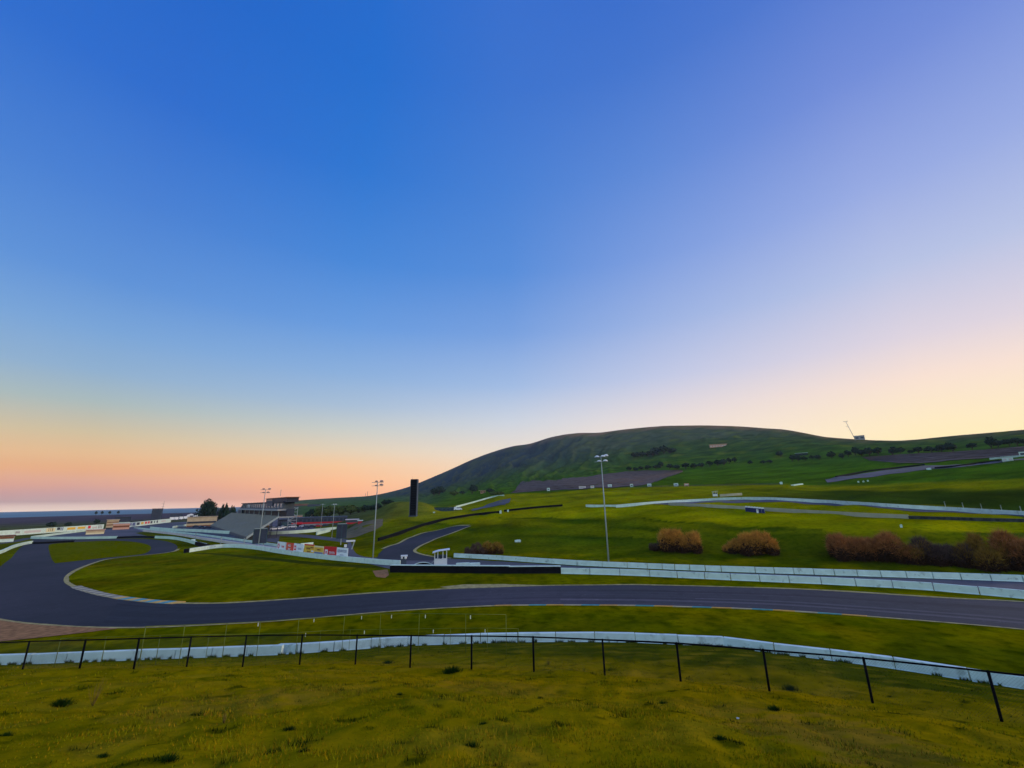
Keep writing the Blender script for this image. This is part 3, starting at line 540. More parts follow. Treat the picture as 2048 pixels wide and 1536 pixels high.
# ---------------------------------------------------------------- concrete barriers: every block a thing
def barrier_row(px, h, m, labels, group, base_z=None, thick=.45, gap=.07, name='concrete_barrier', kbase=.15):
    for i in range(len(px)-1):
        (x0, y0), (x1, y1) = px[i][:2], px[i+1][:2]
        p, q = (gp(x0, y0), gp(x1, y1)) if base_z is None else (flat(x0, y0, base_z), flat(x1, y1, base_z))
        d = q-p; ln = math.hypot(d[0], d[1]); rz = math.atan2(d[1], d[0]); mid = (p+q)/2; sl = d[2]
        mb = MB(); t = thick/2; w = ln/2-gap/2
        prof = [(-t-kbase/2, 0), (-t-kbase/2, h*.1), (-t, h*.22), (-t*.8, h-.03), (-t*.72, h), (t*.72, h), (t*.8, h-.03), (t, h*.22), (t+kbase/2, h*.1), (t+kbase/2, 0)]
        k = len(prof); vs = []; jl, jr = random.uniform(-.02, .02), random.uniform(-.02, .02)
        for e, s in ((-w, -.5), (w, .5)):
            vs += [(e, y, z-.08+sl*s+(jl if e < 0 else jr)) for y, z in prof]
        mb.add(vs, [tuple(range(k)), tuple(range(2*k-1, k-1, -1))]+[(a, k+a, k+(a+1) % k, (a+1) % k) for a in range(k)])
        o = mb.build(name, m); o.location = tuple(mid); o.rotation_euler = (0, random.uniform(-.003, .003), rz+random.uniform(-.006, .006))
        tag(o, labels(i, len(px)-1), 'barrier', group)
near_l = BAR[:10]
barrier_row([(x, y) for x, y, _ in near_l], .9, M['white'], lambda i, n: f"{ORD[n-1-i]} white barrier block left of the step in the wall behind the black fence", 'white barriers left of the step', thick=.5)
near_r = [(556, 1307.5, 0)]+BAR[10:]
barrier_row([(x, y) for x, y, _ in near_r], .9, M['white_worn'], lambda i, n: f"{ORD[i]} weathered white barrier block right of the step in the wall behind the black fence", 'white barriers right of the step', thick=.5)
W2 = [(1122, 1147), (1180, 1148.3), (1240, 1150), (1300, 1152.3), (1355, 1155), (1410, 1157.5), (1462, 1160), (1520, 1162.6), (1579, 1165), (1643, 1167.8), (1712, 1171.5), (1786, 1175.2), (1868, 1181), (1960, 1189), (2068, 1199), (2200, 1212)]
barrier_row(W2, 1.12, M['white'], gap=.13, labels= lambda i, n: f"{ORD[i]} white block rightwards from the black tyre barrier along the far edge of the straight", group='white barriers along the straight', base_z=0.0)
W3 = [(908, 1114.5), (955, 1117), (1005, 1120), (1055, 1123.5), (1105, 1127), (1155, 1130.3), (1205, 1132.8), (1255, 1135), (1295, 1136.7), (1325, 1138), (1350, 1139.2), (1380, 1140.3), (1411, 1141.6), (1443, 1142.6), (1511, 1145), (1549, 1146.5), (1588, 1147.5), (1628, 1148.8), (1669, 1150.2), (1715, 1151.7), (1762, 1153.3), (1813, 1155), (1866, 1156.7), (1922, 1158.8), (1982, 1161), (2046, 1163.5), (2120, 1166.5), (2200, 1170)]
barrier_row(W3, 1.05, M['white'], gap=.13, labels= lambda i, n: f"{ORD[i]} white block rightwards from the booth in the back wall below the bushes", group='white barriers below the bushes', base_z=0.0)

def wall(name, label, P, h, th, m, cat='wall', cap=None, step=3.0, dz=-.15, group=None):
    P = resample(P, step=step); o = P[0].copy(); mb = MB(); T = np.gradient(P[:, :2], axis=0); T /= np.linalg.norm(T, axis=1)[:, None]; Nn = np.stack([-T[:, 1], T[:, 0]], 1)
    vs = []
    for p, nn in zip(P, Nn):
        a, b = p[:2]+nn*th/2, p[:2]-nn*th/2; vs += [(*a, p[2]+dz), (*a, p[2]+h), (*b, p[2]+h), (*b, p[2]+dz)]
    n = len(P); fs = []
    for i in range(n-1):
        for k in range(4): fs.append((i*4+k, i*4+(k+1) % 4, (i+1)*4+(k+1) % 4, (i+1)*4+k))
    fs += [(3, 2, 1, 0), ((n-1)*4, (n-1)*4+1, (n-1)*4+2, (n-1)*4+3)]
    mb.add(vs, fs); ob = mb.build(name, m, origin=o); tag(ob, label, cat, group); return ob
G_ = lambda pts, sm=4: smooth_poly([gp(x, y) for x, y in pts], sm) if sm else np.array([gp(x, y) for x, y in pts])
wall('low_wall', 'pale low wall curving beside the left edge of the wide asphalt', fl([(-60, 1126), (0, 1107.5), (25, 1096.5), (45, 1090.5), (64, 1087)], 4), 1.1, .4, M['white_dim'])
wall('low_wall', 'pale low wall running straight along the top of the oval infield', fl([(62, 1077.6), (110, 1078.3), (170, 1078), (234, 1076.8)], 4), 1.1, .4, M['white_dim'])
wall('low_wall', 'thin pale wall slanting from the infield corner up to the tan booth', fl([(62, 1077), (110, 1070.5), (172, 1062.5)], 4), 1.1, .4, M['white_dim'])
wall('tyre_barrier', 'thin black tyre barrier in the wall above the oval infield', fl([(234, 1076.8), (275, 1075.5), (312, 1076.2)], 4), .8, .8, M['black_rub'], 'tyre barrier')
wall('tyre_barrier', 'black tyre barrier across the left end of the oval infield', fl([(66, 1088), (90, 1087.5), (118, 1086), (148, 1084.5)], 4), .8, .9, M['black_rub'], 'tyre barrier')
wall('low_wall', 'pale green white wall curling down from the black barrier to the grass', fl([(310, 1076.5), (345, 1078.5), (370, 1083), (392, 1089), (412, 1093.5)], 4), 1.1, .4, M['white_dim'])
wall('tyre_barrier', 'short black tyre stack where two pale walls join in the grass', fl([(392, 1090), (404, 1093.5), (416, 1096)], 2), 1.2, .9, M['black_rub'], 'tyre barrier')
wall('low_wall', 'long white wall sweeping past the advertising boards to the flag booth', fl([(376, 1105), (400, 1101), (430, 1096.5), (455, 1095), (485, 1096), (520, 1100), (555, 1106), (600, 1112.5), (650, 1118.5), (700, 1123.5), (760, 1129), (801, 1131.5)], 4), 1.15, .4, M['white'])
wall('tyre_barrier', 'small black stack at the tip of the long white wall', fl([(369, 1106), (376, 1105)]), 1.2, .8, M['black_rub'], 'tyre barrier', step=.5)
wall('pit_wall', 'far pale wall edging the drag strip under the grandstand', fl([(300, 1058), (345, 1062), (400, 1064.3), (450, 1067.5), (505, 1069.6), (560, 1068.5), (610, 1065.5), (672, 1059.5)], 4), 1.5, .4, M['white_dim'])
wall('pit_wall', 'upper of the two parallel lilac white walls beside the drag strip', fl([(268, 1056.5), (340, 1064.8), (400, 1071), (500, 1085), (558, 1093.5), (612, 1096)], 4), .8, .4, M['white_dim'])
wall('pit_wall', 'lower tall pinkish white wall beside the drag strip above the grass', fl([(286, 1063), (350, 1070), (400, 1078.5), (450, 1086.5), (500, 1094), (558, 1102.5)], 4), 1.0, .4, M['wallpink'])
wall('low_wall', 'short pale wall stub behind the second green scoreboard', fl([(633, 1070), (645, 1067), (660, 1063)]), 1.3, .5, M['white_dim'], step=2)
wall('low_wall', 'thin pale wall running right of the tan striped building', fl([(345, 1056.5), (360, 1053.5), (378, 1051.5)]), 1.3, .4, M['white_dim'])
# hillside walls
wall('tyre_barrier', 'long dark tyre wall climbing the grass bank beside the hill road', G_([(757, 1082), (780, 1075), (820, 1061), (850, 1051), (880, 1043), (920, 1035.5), (960, 1030), (1000, 1026.5)]), 1.1, .8, M['black_rub'], 'tyre barrier')
wall('tyre_barrier', 'dark tyre wall on the crest left of the tall light mast', G_([(1008, 1023.5), (1040, 1020), (1080, 1016), (1125, 1012.5)]), 1.0, .8, M['black_rub'], 'tyre barrier')
wall('low_wall', 'thin white wall curving up beside the upper hillside road', G_([(912, 1015), (935, 1009), (960, 1002), (985, 995), (1008, 992)]), 1.2, .4, M['white_dim'])
wall('terrace_wall', 'white wall stub at the left end of the terrace', G_([(1172, 1013.5), (1200, 1014), (1236, 1014)]), 1.0, .4, M['white'])
wall('terrace_wall', 'long white wall across the terrace from the tall light mast to the right edge', G_([(1232, 1015), (1280, 1010.5), (1340, 1006), (1400, 1002.8), (1450, 1000.2), (1500, 999.4), (1560, 1001), (1650, 1006), (1760, 1013.5), (1900, 1022), (2048, 1031.5), (2250, 1044)]), 1.15, .4, M['white'])
wall('terrace_wall', 'lower beige wall on the terrace behind the blue toilets', G_([(1338, 1010), (1400, 1013), (1490, 1018.5), (1600, 1025.5), (1700, 1031.5), (1818, 1037.5)]), 1.0, .4, M['beige'])
wall('tyre_barrier', 'grey black tyre wall at the right end of the beige terrace wall', G_([(1818, 1037.5), (1900, 1040), (1980, 1042.5), (2060, 1044.5), (2250, 1050)]), .75, .8, M['tyre_grey'], 'tyre barrier')
wall('low_wall', 'short beige wall to the right of the small white marshal booth', G_([(1440, 993.5), (1460, 992), (1484, 990.5)]), 1.2, .4, M['beige'])
wall('tyre_barrier', 'black tyre wall along the far side of the ridge road', G_([(1672, 955), (1720, 946.5), (1760, 940.5), (1800, 936), (1850, 930.5)]), 1.1, 1.0, M['black_rub'], 'tyre barrier')
wall('tyre_barrier', 'black tyre wall along the near side of the ridge road', G_([(1870, 937), (1920, 932.5), (1960, 927), (2000, 923)]), 1.0, 1.0, M['black_rub'], 'tyre barrier')
wall('low_wall', 'white wall beside the ridge road at the right edge', G_([(1980, 919.5), (2020, 916), (2070, 912.5)]), 1.3, .5, M['white_dim'])
wall('low_wall', 'pale flat slab lying at the foot of the ridge road', G_([(1585, 971.5), (1604, 969)]), .7, 1.6, M['white_dim'])

# ---------------------------------------------------------------- black tyre barrier in front of the flag booth
def tyre_front(x0, y0, x1, y1, label, h, strip_on):
    p, q = flat(x0, y0), flat(x1, y1); d = q-p; ln = math.hypot(d[0], d[1]); rz = math.atan2(d[1], d[0])
    t = thing('tyre_barrier', label, 'tyre barrier', p, rz); mb = MB(); n = int(ln/.62)
    for i in range(n):
        for j in range(3):
            cx = .31+i*.62; mb.tube([(cx, .75, j*h/3+.02), (cx, .75, j*h/3+.06), (cx, .75, (j+1)*h/3-.05), (cx, .75, (j+1)*h/3-.01)], .3, 8)
    mb.build('tyre_stacks', M['black_rub'], t)
    b = MB(); k = max(6, int(ln/2)); b_v = []
    for i in range(k+1):
        x = ln*i/k; w_ = .05*math.sin(i*1.7)+random.uniform(-.03, .03)
        b_v += [(x, .28+w_, 0), (x, .3+w_*.6, h*.93+random.uniform(-.03, .02)), (x, .38+w_*.6, h*.93), (x, .36+w_, 0)]
    b.add(b_v, [(i*4+a, (i+1)*4+a, (i+1)*4+(a+1) % 4, i*4+(a+1) % 4) for i in range(k) for a in range(4)]); b.build('rubber_belt', M['black_rub'], t)
    if strip_on: MB().box((ln/2, .75, h+.05), (ln, .8, .12)).build('white_cap', M['white'], t)
tyre_front(778, 1145.5, 1018, 1148, 'long black tyre barrier with white cap in front of the flag booth', 1.35, True)
tyre_front(1018, 1148, 1122, 1147.5, 'short grey black tyre barrier joining the white wall of the straight', 1.25, True)

# ---------------------------------------------------------------- fences in front
FP = [(-75, 1347), (45, 1339), (159, 1337), (267, 1338.5), (373, 1334), (485, 1334), (599, 1329.5), (710.5, 1329), (820, 1335.5), (943, 1339), (1068, 1344), (1209.6, 1351), (1361.5, 1363), (1539, 1382.5), (1745.6, 1406.5), (2003.8, 1443), (2330, 1490)]
FT = [1288, 1283, 1280, 1277, 1274, 1271.5, 1270, 1270.5, 1271.5, 1272, 1274, 1279.6, 1286.5, 1300, 1316.5, 1343, 1378]
pb = [gp(x, y) for x, y in FP]; ph = [height_to(p, t) for p, t in zip(pb, FT)]
hm = np.convolve(np.pad(ph, 1, mode='edge'), [.25, .5, .25], 'valid')
o0 = pb[8].copy(); fence = thing('chain_link_fence', 'black chain link fence with thin posts along the brow of the near grass', 'fence', o0)
tops = []
for p, h in zip(pb, ph):
    b = p-o0; MB().tube([b+np.array([0, 0, -.2]), b+np.array([0, 0, h])], .038, 8).ball(b+np.array([0, 0, h]), .044, 8).build('post', M['black_metal'], fence, True); tops.append(b+np.array([0, 0, h]))
MB().tube(smooth_poly(tops, 3), .03, 6).build('top_rail', M['black_metal'], fence, True)
cb = resample(np.array([p-o0 for p in pb]), n=len(pb)*40); ct = resample(np.array(tops), n=len(pb)*40)
ln = np.linalg.norm(np.diff(cb, axis=0), axis=1).sum(); mb = MB(); nn = int(ln/.085); fr = np.linspace(0, 1, len(cb))
def fpt(s, v):
    b = np.array([np.interp(s, fr, cb[:, k]) for k in range(3)]); t = np.array([np.interp(s, fr, ct[:, k]) for k in range(3)]); return b*(1-v)+t*v
for i in range(nn):
    for sg in (1, -1):
        s0 = i/nn; s1 = s0+sg*1.25/ln
        if 0 <= s1 <= 1: mb.tube([fpt(s0, .02), fpt((s0+s1)/2, .5), fpt(s1, .99)], .0016, 3, cap=False)
mb.build('wire_mesh', M['wire'], fence)
def pole_fence(label, posts, tabs, rad):
    B = [gp(x, yb) for x, yb, yt in posts]; H = [height_to(b, yt) for b, (x, yb, yt) in zip(B, posts)]; o = B[-1].copy()
    t = thing('pole_fence', label, 'fence', o); tp = []
    for b, h in zip(B, H):
        q = b-o; MB().tube([q+np.array([0, 0, -.2]), q+np.array([0, 0, h])], rad, 6).build('post', M['yellow_pole'], t, True); tp.append(q+np.array([0, 0, h]))
    MB().tube(tp, rad*.9, 6).build('top_rail', M['yellow_pole'], t, True)
    for s in tabs:
        q = resample(np.array(tp), n=200)[min(199, int(s*199))]
        MB().box(q+np.array([0, -.05, -.16]), (.045, .03, .2), .4).build('clip', M['tab'], t)
pole_fence('taller yellow green pole fence in front of the white barriers', [(277, 1333, 1253), (357, 1329, 1250), (443, 1325, 1246.5), (512, 1320, 1243), (590, 1317, 1237), (683, 1312, 1231.5), (757, 1309, 1228), (836, 1307, 1227), (931, 1307, 1228), (1013, 1310, 1229)], [.36, .5, .63, .71, .8, .93], .019)
pole_fence('lower yellow green pole fence ending right of the taller one', [(108, 1335.5, 1277), (201, 1332, 1273.5), (310, 1331, 1270.5), (410, 1326, 1269), (512, 1321, 1268), (590, 1316.5, 1265), (637, 1314, 1262), (697, 1311, 1259.5), (760, 1308, 1258.8), (900, 1305.5, 1256.5), (975, 1305.5, 1256), (1038, 1306, 1257.5)], [.55, .68, .83, .93], .015)

# ---------------------------------------------------------------- light masts
def mast(base, h, label, lamps, mlamp, r=.16, name='light_mast', scale=1.0, arms=(0, -1.6)):
    t = thing(name, label, 'light pole', base, -az_of(base)); MB().tube([(0, 0, -.3), (0, 0, h*.5), (0, 0, h)], r, 10, r*.55).build('pole', M['galv'], t, True)
    MB().tube([(0, 0, -.3), (0, 0, .35)], r*1.8, 10).build('base', M['concrete'], t)
    for a in arms: MB().box((0, 0, h+a*scale-.1), (3.0*scale, .12, .12)).build('crossarm', M['galv'], t)
    for x, y, z, s in lamps:
        hd = MB().ball((x*scale, y*scale, h+z*scale), .42*s*scale, 10, (1.25, 1.0, .9), True).build('lamp_head', mlamp, t, True)
        MB().tube([(x*scale, y*scale, h+z*scale-.02), (x*scale, y*scale, h+z*scale-.08*scale)], .36*s*scale, 10).build('reflector', M['lamp_dark'], hd)
b = flat(1218, 1133); h = height_to(b, 913)
mast(b, h, 'tall light mast with five white lamp heads by the straight', [(-.85, -.3, -.15, 1), (.45, -.5, -.1, 1), (1.15, .1, .1, 1), (-.45, -.35, -1.15, .9), (.9, -.3, -1.1, 1)], M['lamp'], .17, arms=(0, -1.05))
b = flat(745.5, 1121); h = height_to(b, 964)
mast(b, h, 'light mast left of the black pylon with four dark lamp heads', [(-.3, 0, .1, .8), (1.0, 0, .1, 1), (-.3, 0, -.95, .7), (1.0, 0, -.8, 1)], M['lamp_dark'], .17, arms=(0, -.9))
b = flat(516, 1096); h = height_to(b, 979)
mast(b, h, 'leaning light mast in front of the grandstand with reddish lamp heads', [(-.6, 0, .1, .9), (1.2, 0, .1, 1), (-.5, 0, -1.1, .8), (.9, 0, -1.1, 1)], M['lamp_dark'], .17, arms=(0, -1.0))
b = flat(641, 1058.5); h = height_to(b, 1009)
mast(b, h, 'thin pale pole left of the pair in front of the long garage', [(0, 0, .1, .6)], M['lamp'], .16, arms=(0,))
b = flat(663.5, 1076); h = height_to(b, 1009)
mast(b, h, 'thin pale pole right of the pair in front of the long garage', [(-.4, 0, .05, .6), (.5, 0, .05, .6)], M['lamp'], .13, arms=(0,))
for x, yb, yt, w in [(390, 1079.5, 1066, 'first'), (441, 1087, 1074, 'second'), (487, 1093, 1077, 'third')]:
    b = flat(x, yb+1); h = height_to(b, yt)
    t = thing('wall_post', f'{w} grey post from the left in front of the lower pinkish white wall', 'post', b, -az_of(b), 'posts along the drag strip wall'); MB().tube([(0, 0, -.2), (0, 0, h)], .16, 8).build('pole', M['galv'], t); MB().box((0, 0, h+.06), (.5, .5, .12)).build('cap', M['galv'], t)

# ---------------------------------------------------------------- flag booth, signal box
def booth(base, rz, s, label, name='flag_booth', simple=False):
    t = thing(name, label, 'booth', base, rz, sc=s)
    MB().box((0, 0, 1.55), (3.3, 2.2, 1.35)).build('panel', M['lamp'], t)
    MB().box((0, 0, .83), (3.4, 2.3, .12)).build('deck', M['lamp'], t)
    rf = MB(); rf.add([(-2.1, -1.5, 3.75), (-.75, -1.5, 4.15), (2.25, -1.5, 4.45), (2.25, 1.5, 4.45), (-.75, 1.5, 4.15), (-2.1, 1.5, 3.75)]+[(-2.1, -1.5, 3.92), (-.75, -1.5, 4.32), (2.25, -1.5, 4.62), (2.25, 1.5, 4.62), (-.75, 1.5, 4.32), (-2.1, 1.5, 3.92)], [(0, 5, 4, 1), (1, 4, 3, 2), (6, 7, 10, 11), (7, 8, 9, 10), (0, 1, 7, 6), (1, 2, 8, 7), (2, 3, 9, 8), (3, 4, 10, 9), (4, 5, 11, 10), (5, 0, 6, 11)])
    rf.build('roof', M['lamp'], t)
    for x, y in ((-1.55, -1.02), (-.75, -1.02), (.55, -1.02), (1.5, -1.02), (-1.55, 1.02), (1.5, 1.02)):
        MB().box((x, y, 3.05), (.16, .16, 2.25+.12*x)).build('post', M['lamp'], t)
    for x, y in ((-1.5, -.9), (1.5, -.9), (-1.5, .9), (1.5, .9)): MB().box((x, y, .38), (.14, .14, .78)).build('leg', M['galv'], t)
    MB().box((0, .6, 2.7), (2.8, .05, .9)).build('window', M['glass'], t)
    if not simple:
        MB().box((0, .25, 2.55), (.5, .5, .75)).build('console', M['navy'], t)
        sp = MB()
        for k in (-.28, .28): sp.tube([(-1.7, -.5+k, .9), (-2.6, -.5+k, 0)], .05, 6); sp.tube([(-1.7, -.5+k, 1.9), (-2.6, -.5+k, 1.0)], .04, 6)
        for k in range(4): sp.box((-1.85-.2*k, -.5, .72-.2*k), (.22, .6, .05))
        sp.build('stairs', M['galv'], t)
        MB().tube([(-1.2, -.95, .15), (-.4, -.95, .6), (.2, -.95, .1)], .05, 6).build('brace', M['galv'], t)
    return t
b = flat(881, 1136); s = height_to(b, 1098.5)/4.55
booth(b, -az_of(b), s, 'white flag booth with slanted roof and open windows above the black tyre barrier')
b = gp(1431, 994.5); s = height_to(b, 982)/4.55
booth(b, -az_of(b), s, 'small white marshal booth on the hill above the terrace wall', 'marshal_booth', True)
b = flat(806.5, 1137); h = height_to(b, 1110.5); t = thing('signal_box', 'slim blue grey box with white signal heads left of the flag booth', 'signal box', b, -az_of(b))
MB().box((0, 0, h*.38), (1.25, 1.1, h*.78)).build('cabinet', M['navy2'], t); MB().box((.08, 0, h*.96), (1.45, 1.2, h*.09)).build('cap', M['lamp'], t)
MB().box((.05, .1, h*.84), (1.0, .7, h*.15)).build('neck', M['navy'], t)
for x, w in ((-.4, .38), (.4, .46)): MB().ball((x, -.5, h*.82), w*.6, 10, (1, .6, 1.1)).build('signal_head', M['lamp'], t, True)
# low structures behind the tyre barrier
b = flat(845, 1136.5); t = thing('tyre_pile', 'low dark arched tyre pile between the signal box and the flag booth', 'tyre pile', b, -az_of(b)); k = ppm(b)
w = 46/k; pr = [(-w/2, 0)]+[(-w/2+w*i/8, 1.15*math.sin(math.pi*(.12+.76*i/8))) for i in range(9)]+[(w/2, 0)]
MB().prism(pr, -.5, .6).build('tyres', M['black_rub'], t); MB().tube([(x, -.2, z+.08) for x, z in pr[1:-1]], .09, 6).build('rim', M['white'], t)
for x, n_, lb in ((926, 'first', 'pale flat block right of the flag booth steps'), (950, 'second', 'mesh topped pale block beside the flag booth end')):
    b = flat(x, 1137); o = MB().box((0, 0, .55), (3.0 if n_ == 'first' else 2.2, .7, 1.1)).box((0, 0, 1.13), (2.6 if n_ == 'first' else 1.9, .5, .06)).build('wall_block', M['white'] if n_ == 'first' else M['white_worn']); o.location = tuple(b); o.rotation_euler = (0, 0, -az_of(b)); tag(o, lb, 'wall block')

# ---------------------------------------------------------------- advertising boards on the long wall
def at_wall(px): return fl([(555, 1104), (600, 1110.5), (650, 1116.5), (697, 1121.5)])[0]
AD = [(555, 573, 1085, 1100.5, 'paper'), (571, 587.5, 1086.5, 1104.5, 'orange'), (588, 607.5, 1088.5, 1106, 'paper'), (609, 628.5, 1089.5, 1109.5, 'yellow'), (629, 647.5, 1093, 1110, 'cream'), (648.5, 673.5, 1094, 1114.5, 'red'), (674, 696.5, 1096.5, 1118.5, 'paper')]
ADL = ['white advertising board with red round emblem and red script, leftmost in the row', 'orange red advertising board with pale blocky print', 'white advertising board with small red square emblem and dark wording', 'yellow advertising board with dark red top edge', 'cream and yellow advertising board with dark blue bottom band', 'red advertising board with white square emblem and white wording', 'white advertising board with grey blue capitals, rightmost in the row']
wl = fl([(540, 1102.5), (555, 1104.3), (600, 1110.3), (650, 1116.6), (700, 1121.8)])
def wall_y(x): return float(np.interp(x, [540, 555, 600, 650, 700], [1102.5, 1104.5, 1110.8, 1117.0, 1122]))
for i, (x0, x1, yt, yb, mk) in enumerate(AD):
    p, q = flat(x0, wall_y(x0)), flat(x1, wall_y(x1)); d = q-p; wd = math.hypot(d[0], d[1]); rz = math.atan2(d[1], d[0]); mid = (p+q)/2
    zb, zt = height_to(mid, yb), height_to(mid, yt-1.2); h = zt-zb; zc = (zb+zt)/2
    t = thing('ad_board', ADL[i], 'advertising board', mid-.3*np.array([-math.sin(rz), math.cos(rz), 0]), rz, 'advertising boards on the white wall')
    MB().box((0, .02, zc), (wd*.99, .08, h)).build('panel', M[mk], t)
    for s in (-.4, .4): MB().box((wd*s, .16, zt/2-.1), (.1, .12, zt)).build('post', M['galv'], t)
    Y = -.035
    def rect(x, z, w, hh, m, nm='stripe', y=Y): MB().box((wd*x, y, zc+h*z), (wd*w, .02, h*hh)).build(nm, M[m], t)
    if i == 0:
        mb = MB(); mb.tube([(-wd*.33+.5*math.cos(a), Y, zc+.62*math.sin(a)) for a in np.linspace(0, 2*math.pi, 17)], .12, 6); mb.build('emblem', M['redink'], t); text('Lucas', h*.42, M['redink'], t, (wd*.14, Y-.02, zc), sx=.85)
    if i == 1:
        text('HALO', h*.34, M['paper'], t, (.1, Y-.02, zc+h*.2), sx=.75); text('MAC', h*.3, M['paper'], t, (.2, Y-.02, zc-h*.17), sx=.9); rect(.46, 0, .08, .98, 'redink')
    if i == 2:
        rect(-.34, .03, .2, .5, 'redink', 'emblem'); rect(-.34, .03, .09, .2, 'paper', 'emblem_mark', Y-.012); text('TOYOTA', h*.26, M['ink'], t, (wd*.13, Y-.02, zc-.1), sx=.8)
    if i == 3:
        rect(0, .44, 1, .12, 'redink'); rect(.3, .2, .3, .1, 'brownink'); rect(.36, -.12, .2, .14, 'paper'); text('SONOMA', h*.26, M['brownink'], t, (-.3, Y-.02, zc+h*.1), sx=.72); text('RACEWAY', h*.17, M['brownink'], t, (0, Y-.02, zc-h*.2), sx=.8); rect(.05, -.4, .8, .16, 'orange')
    if i == 4:
        rect(0, -.32, .94, .3, 'ink'); rect(0, .1, .94, .48, 'yellow', 'band', Y+.006); text('Continental', h*.26, M['brownink'], t, (0, Y-.02, zc+h*.1), sx=.68)
    if i == 5:
        rect(-.3, -.08, .22, .55, 'paper', 'emblem'); rect(-.3, -.05, .1, .25, 'redink', 'emblem_mark', Y-.012); text('TOYOTA', h*.3, M['paper'], t, (wd*.15, Y-.02, zc-h*.08), sx=.78)
    if i == 6:
        text('KENWOOD', h*.32, M['ink'], t, (0, Y-.02, zc+h*.2), sx=.82); text('KENWOOD', h*.1, M['ink'], t, (0, Y-.02, zc-h*.12), sx=.9)
b = flat(613, 1098); t = thing('sign_panel', 'plain white end panel standing behind the advertising boards', 'panel', b, -az_of(b)+.5); k = ppm(b)
hh = height_to(b, 1085.5); MB().box((0, 0, hh-.35), (26/k, .15, .7)).build('panel', M['white'], t)
for s in (-11/k, 11/k): MB().tube([(s, 0, 0), (s, 0, hh-.3)], .07, 6).build('post', M['galv'], t)

# ---------------------------------------------------------------- scoreboards
def scoreboard(x0, x1, yt, yb, ybase, label, npost=2):
    b = flat((x0+x1)/2, ybase); k = ppm(b); w = (x1-x0)/k; zt, zb = height_to(b, yt), height_to(b, yb)
    t = thing('scoreboard', label, 'scoreboard', b, -az_of(b)); MB().box((0, 0, (zt+zb)/2), (w, .6, zt-zb)).build('cabinet', M['teal'], t)
    MB().box((-w*.24, -.32, (zt+zb)/2), (w*.42, .05, (zt-zb)*.92)).build('display', M['navy'], t); MB().box((w*.24, -.32, (zt+zb)/2), (w*.42, .05, (zt-zb)*.92)).build('display', M['navy'], t)
    for s in ((0,) if npost == 1 else (-.3, .3)): MB().tube([(w*s, .1, -.2), (w*s, .1, zb+.2)], .16, 8).build('post', M['galv'], t)
    MB().box((0, -.1, zt+.1), (w*.9, .3, .2)).build('top_rail', M['galv'], t)
scoreboard(505, 530, 1057.5, 1087, 1094, 'dark teal scoreboard behind the leaning light mast')
scoreboard(671.5, 691, 1048, 1077, 1090, 'dark teal scoreboard on one post left of the brown mound', 1)
b = flat(698, 1099); k = ppm(b); h1 = height_to(b, 1082); t = thing('gantry', 'white bent gantry frame beside the last advertising board', 'gantry', b, -az_of(b))
MB().box((2/k, 0, h1), (17/k, .4, .5)).build('beam', M['lamp'], t); MB().tube([(9/k, 0, h1), (8/k, 0, h1*.7), (5/k, 0, 0)], .18, 8).build('leg', M['galv'], t); MB().box((-7/k, 0, h1*.45), (5/k, .8, h1*.32)).build('lamp_box', M['lamp'], t); MB().tube([(-7/k, 0, 0), (-7/k, 0, h1*.35)], .14, 6).build('post', M['galv'], t)

# ---------------------------------------------------------------- grandstand
P0, P1 = flat(421, 1054), flat(492, 1080); U = (P1-P0)/np.linalg.norm(P1-P0); LN = np.linalg.norm(P1-P0); rz = math.atan2(U[1], U[0])
gs = thing('grandstand', 'large grey grandstand with rows of benches and a dark suite level on top', 'grandstand', P0, rz)
# local x along the front edge, local y away from the track
D, H0 = 11.5, 9.3
mb = MB(); nst = 22
prof = [(0, 0.0), (0, 1.2)]
for i in range(nst): prof += [(D*(i)/nst+.02, 1.2+(H0-1.2)*(i+1)/nst), (D*(i+1)/nst, 1.2+(H0-1.2)*(i+1)/nst)]
pr = [(y, z) for y, z in prof]; n = len(pr)
vs = [(0, y, z) for y, z in pr]+[(LN, y, z) for y, z in pr]; mb.add(vs, [(i, i+1, n+i+1, n+i) for i in range(n-1)])
mb.build('seating', M['seat'], gs)
for x in (0, LN): sk = MB(); sk.add([(x-.08, 0, 0.2), (x-.08, D, H0-.8), (x-.08, D, H0+.1), (x-.08, 0, 1.3), (x+.08, 0, .2), (x+.08, D, H0-.8), (x+.08, D, H0+.1), (x+.08, 0, 1.3)], [(0, 1, 2, 3), (7, 6, 5, 4), (3, 2, 6, 7), (0, 4, 5, 1)]); sk.build('side_rail', M['galv'], gs)
MB().box((LN/2, 0-.15, .6), (LN, .12, 1.2)).build('front_wall', M['navy2'], gs)
fr_ = MB()
for i in range(13):
    for j in range(4):
        x = LN*i/12-(.4 if i == 12 else 0); y = D*(j+1)/4; fr_.box((x, y, (1.2+(H0-1.2)*(j+1)/4)/2-.3), (.25, .25, 1.2+(H0-1.2)*(j+1)/4-.6))
fr_.build('frame', M['navy'], gs)
for i in (3, 6, 9): MB().box((LN*i/12, D/2, H0/2+1.05), (1.1, D*.98, .02)).build('aisle', M['concrete'], gs).rotation_euler = (0, 0, 0)
S0, S1 = LN*.12, LN*1.0
MB().box(((S0+S1)/2, D+3.0, H0-.6), (S1-S0, 6.0, .5)).build('concourse', M['concrete'], gs)
MB().box(((S0+S1)/2, D+4.6, H0+1.3), (S1-S0, 3, 3.2)).build('back_wall', M['navy'], gs)
for i in range(9): MB().tube([(S0+6+(S1-S0-10)*i/8, D+.5, H0-.4), (S0+6+(S1-S0-10)*i/8, D+.5, H0+2.2)], .22, 6).build('column', M['galv'], gs)
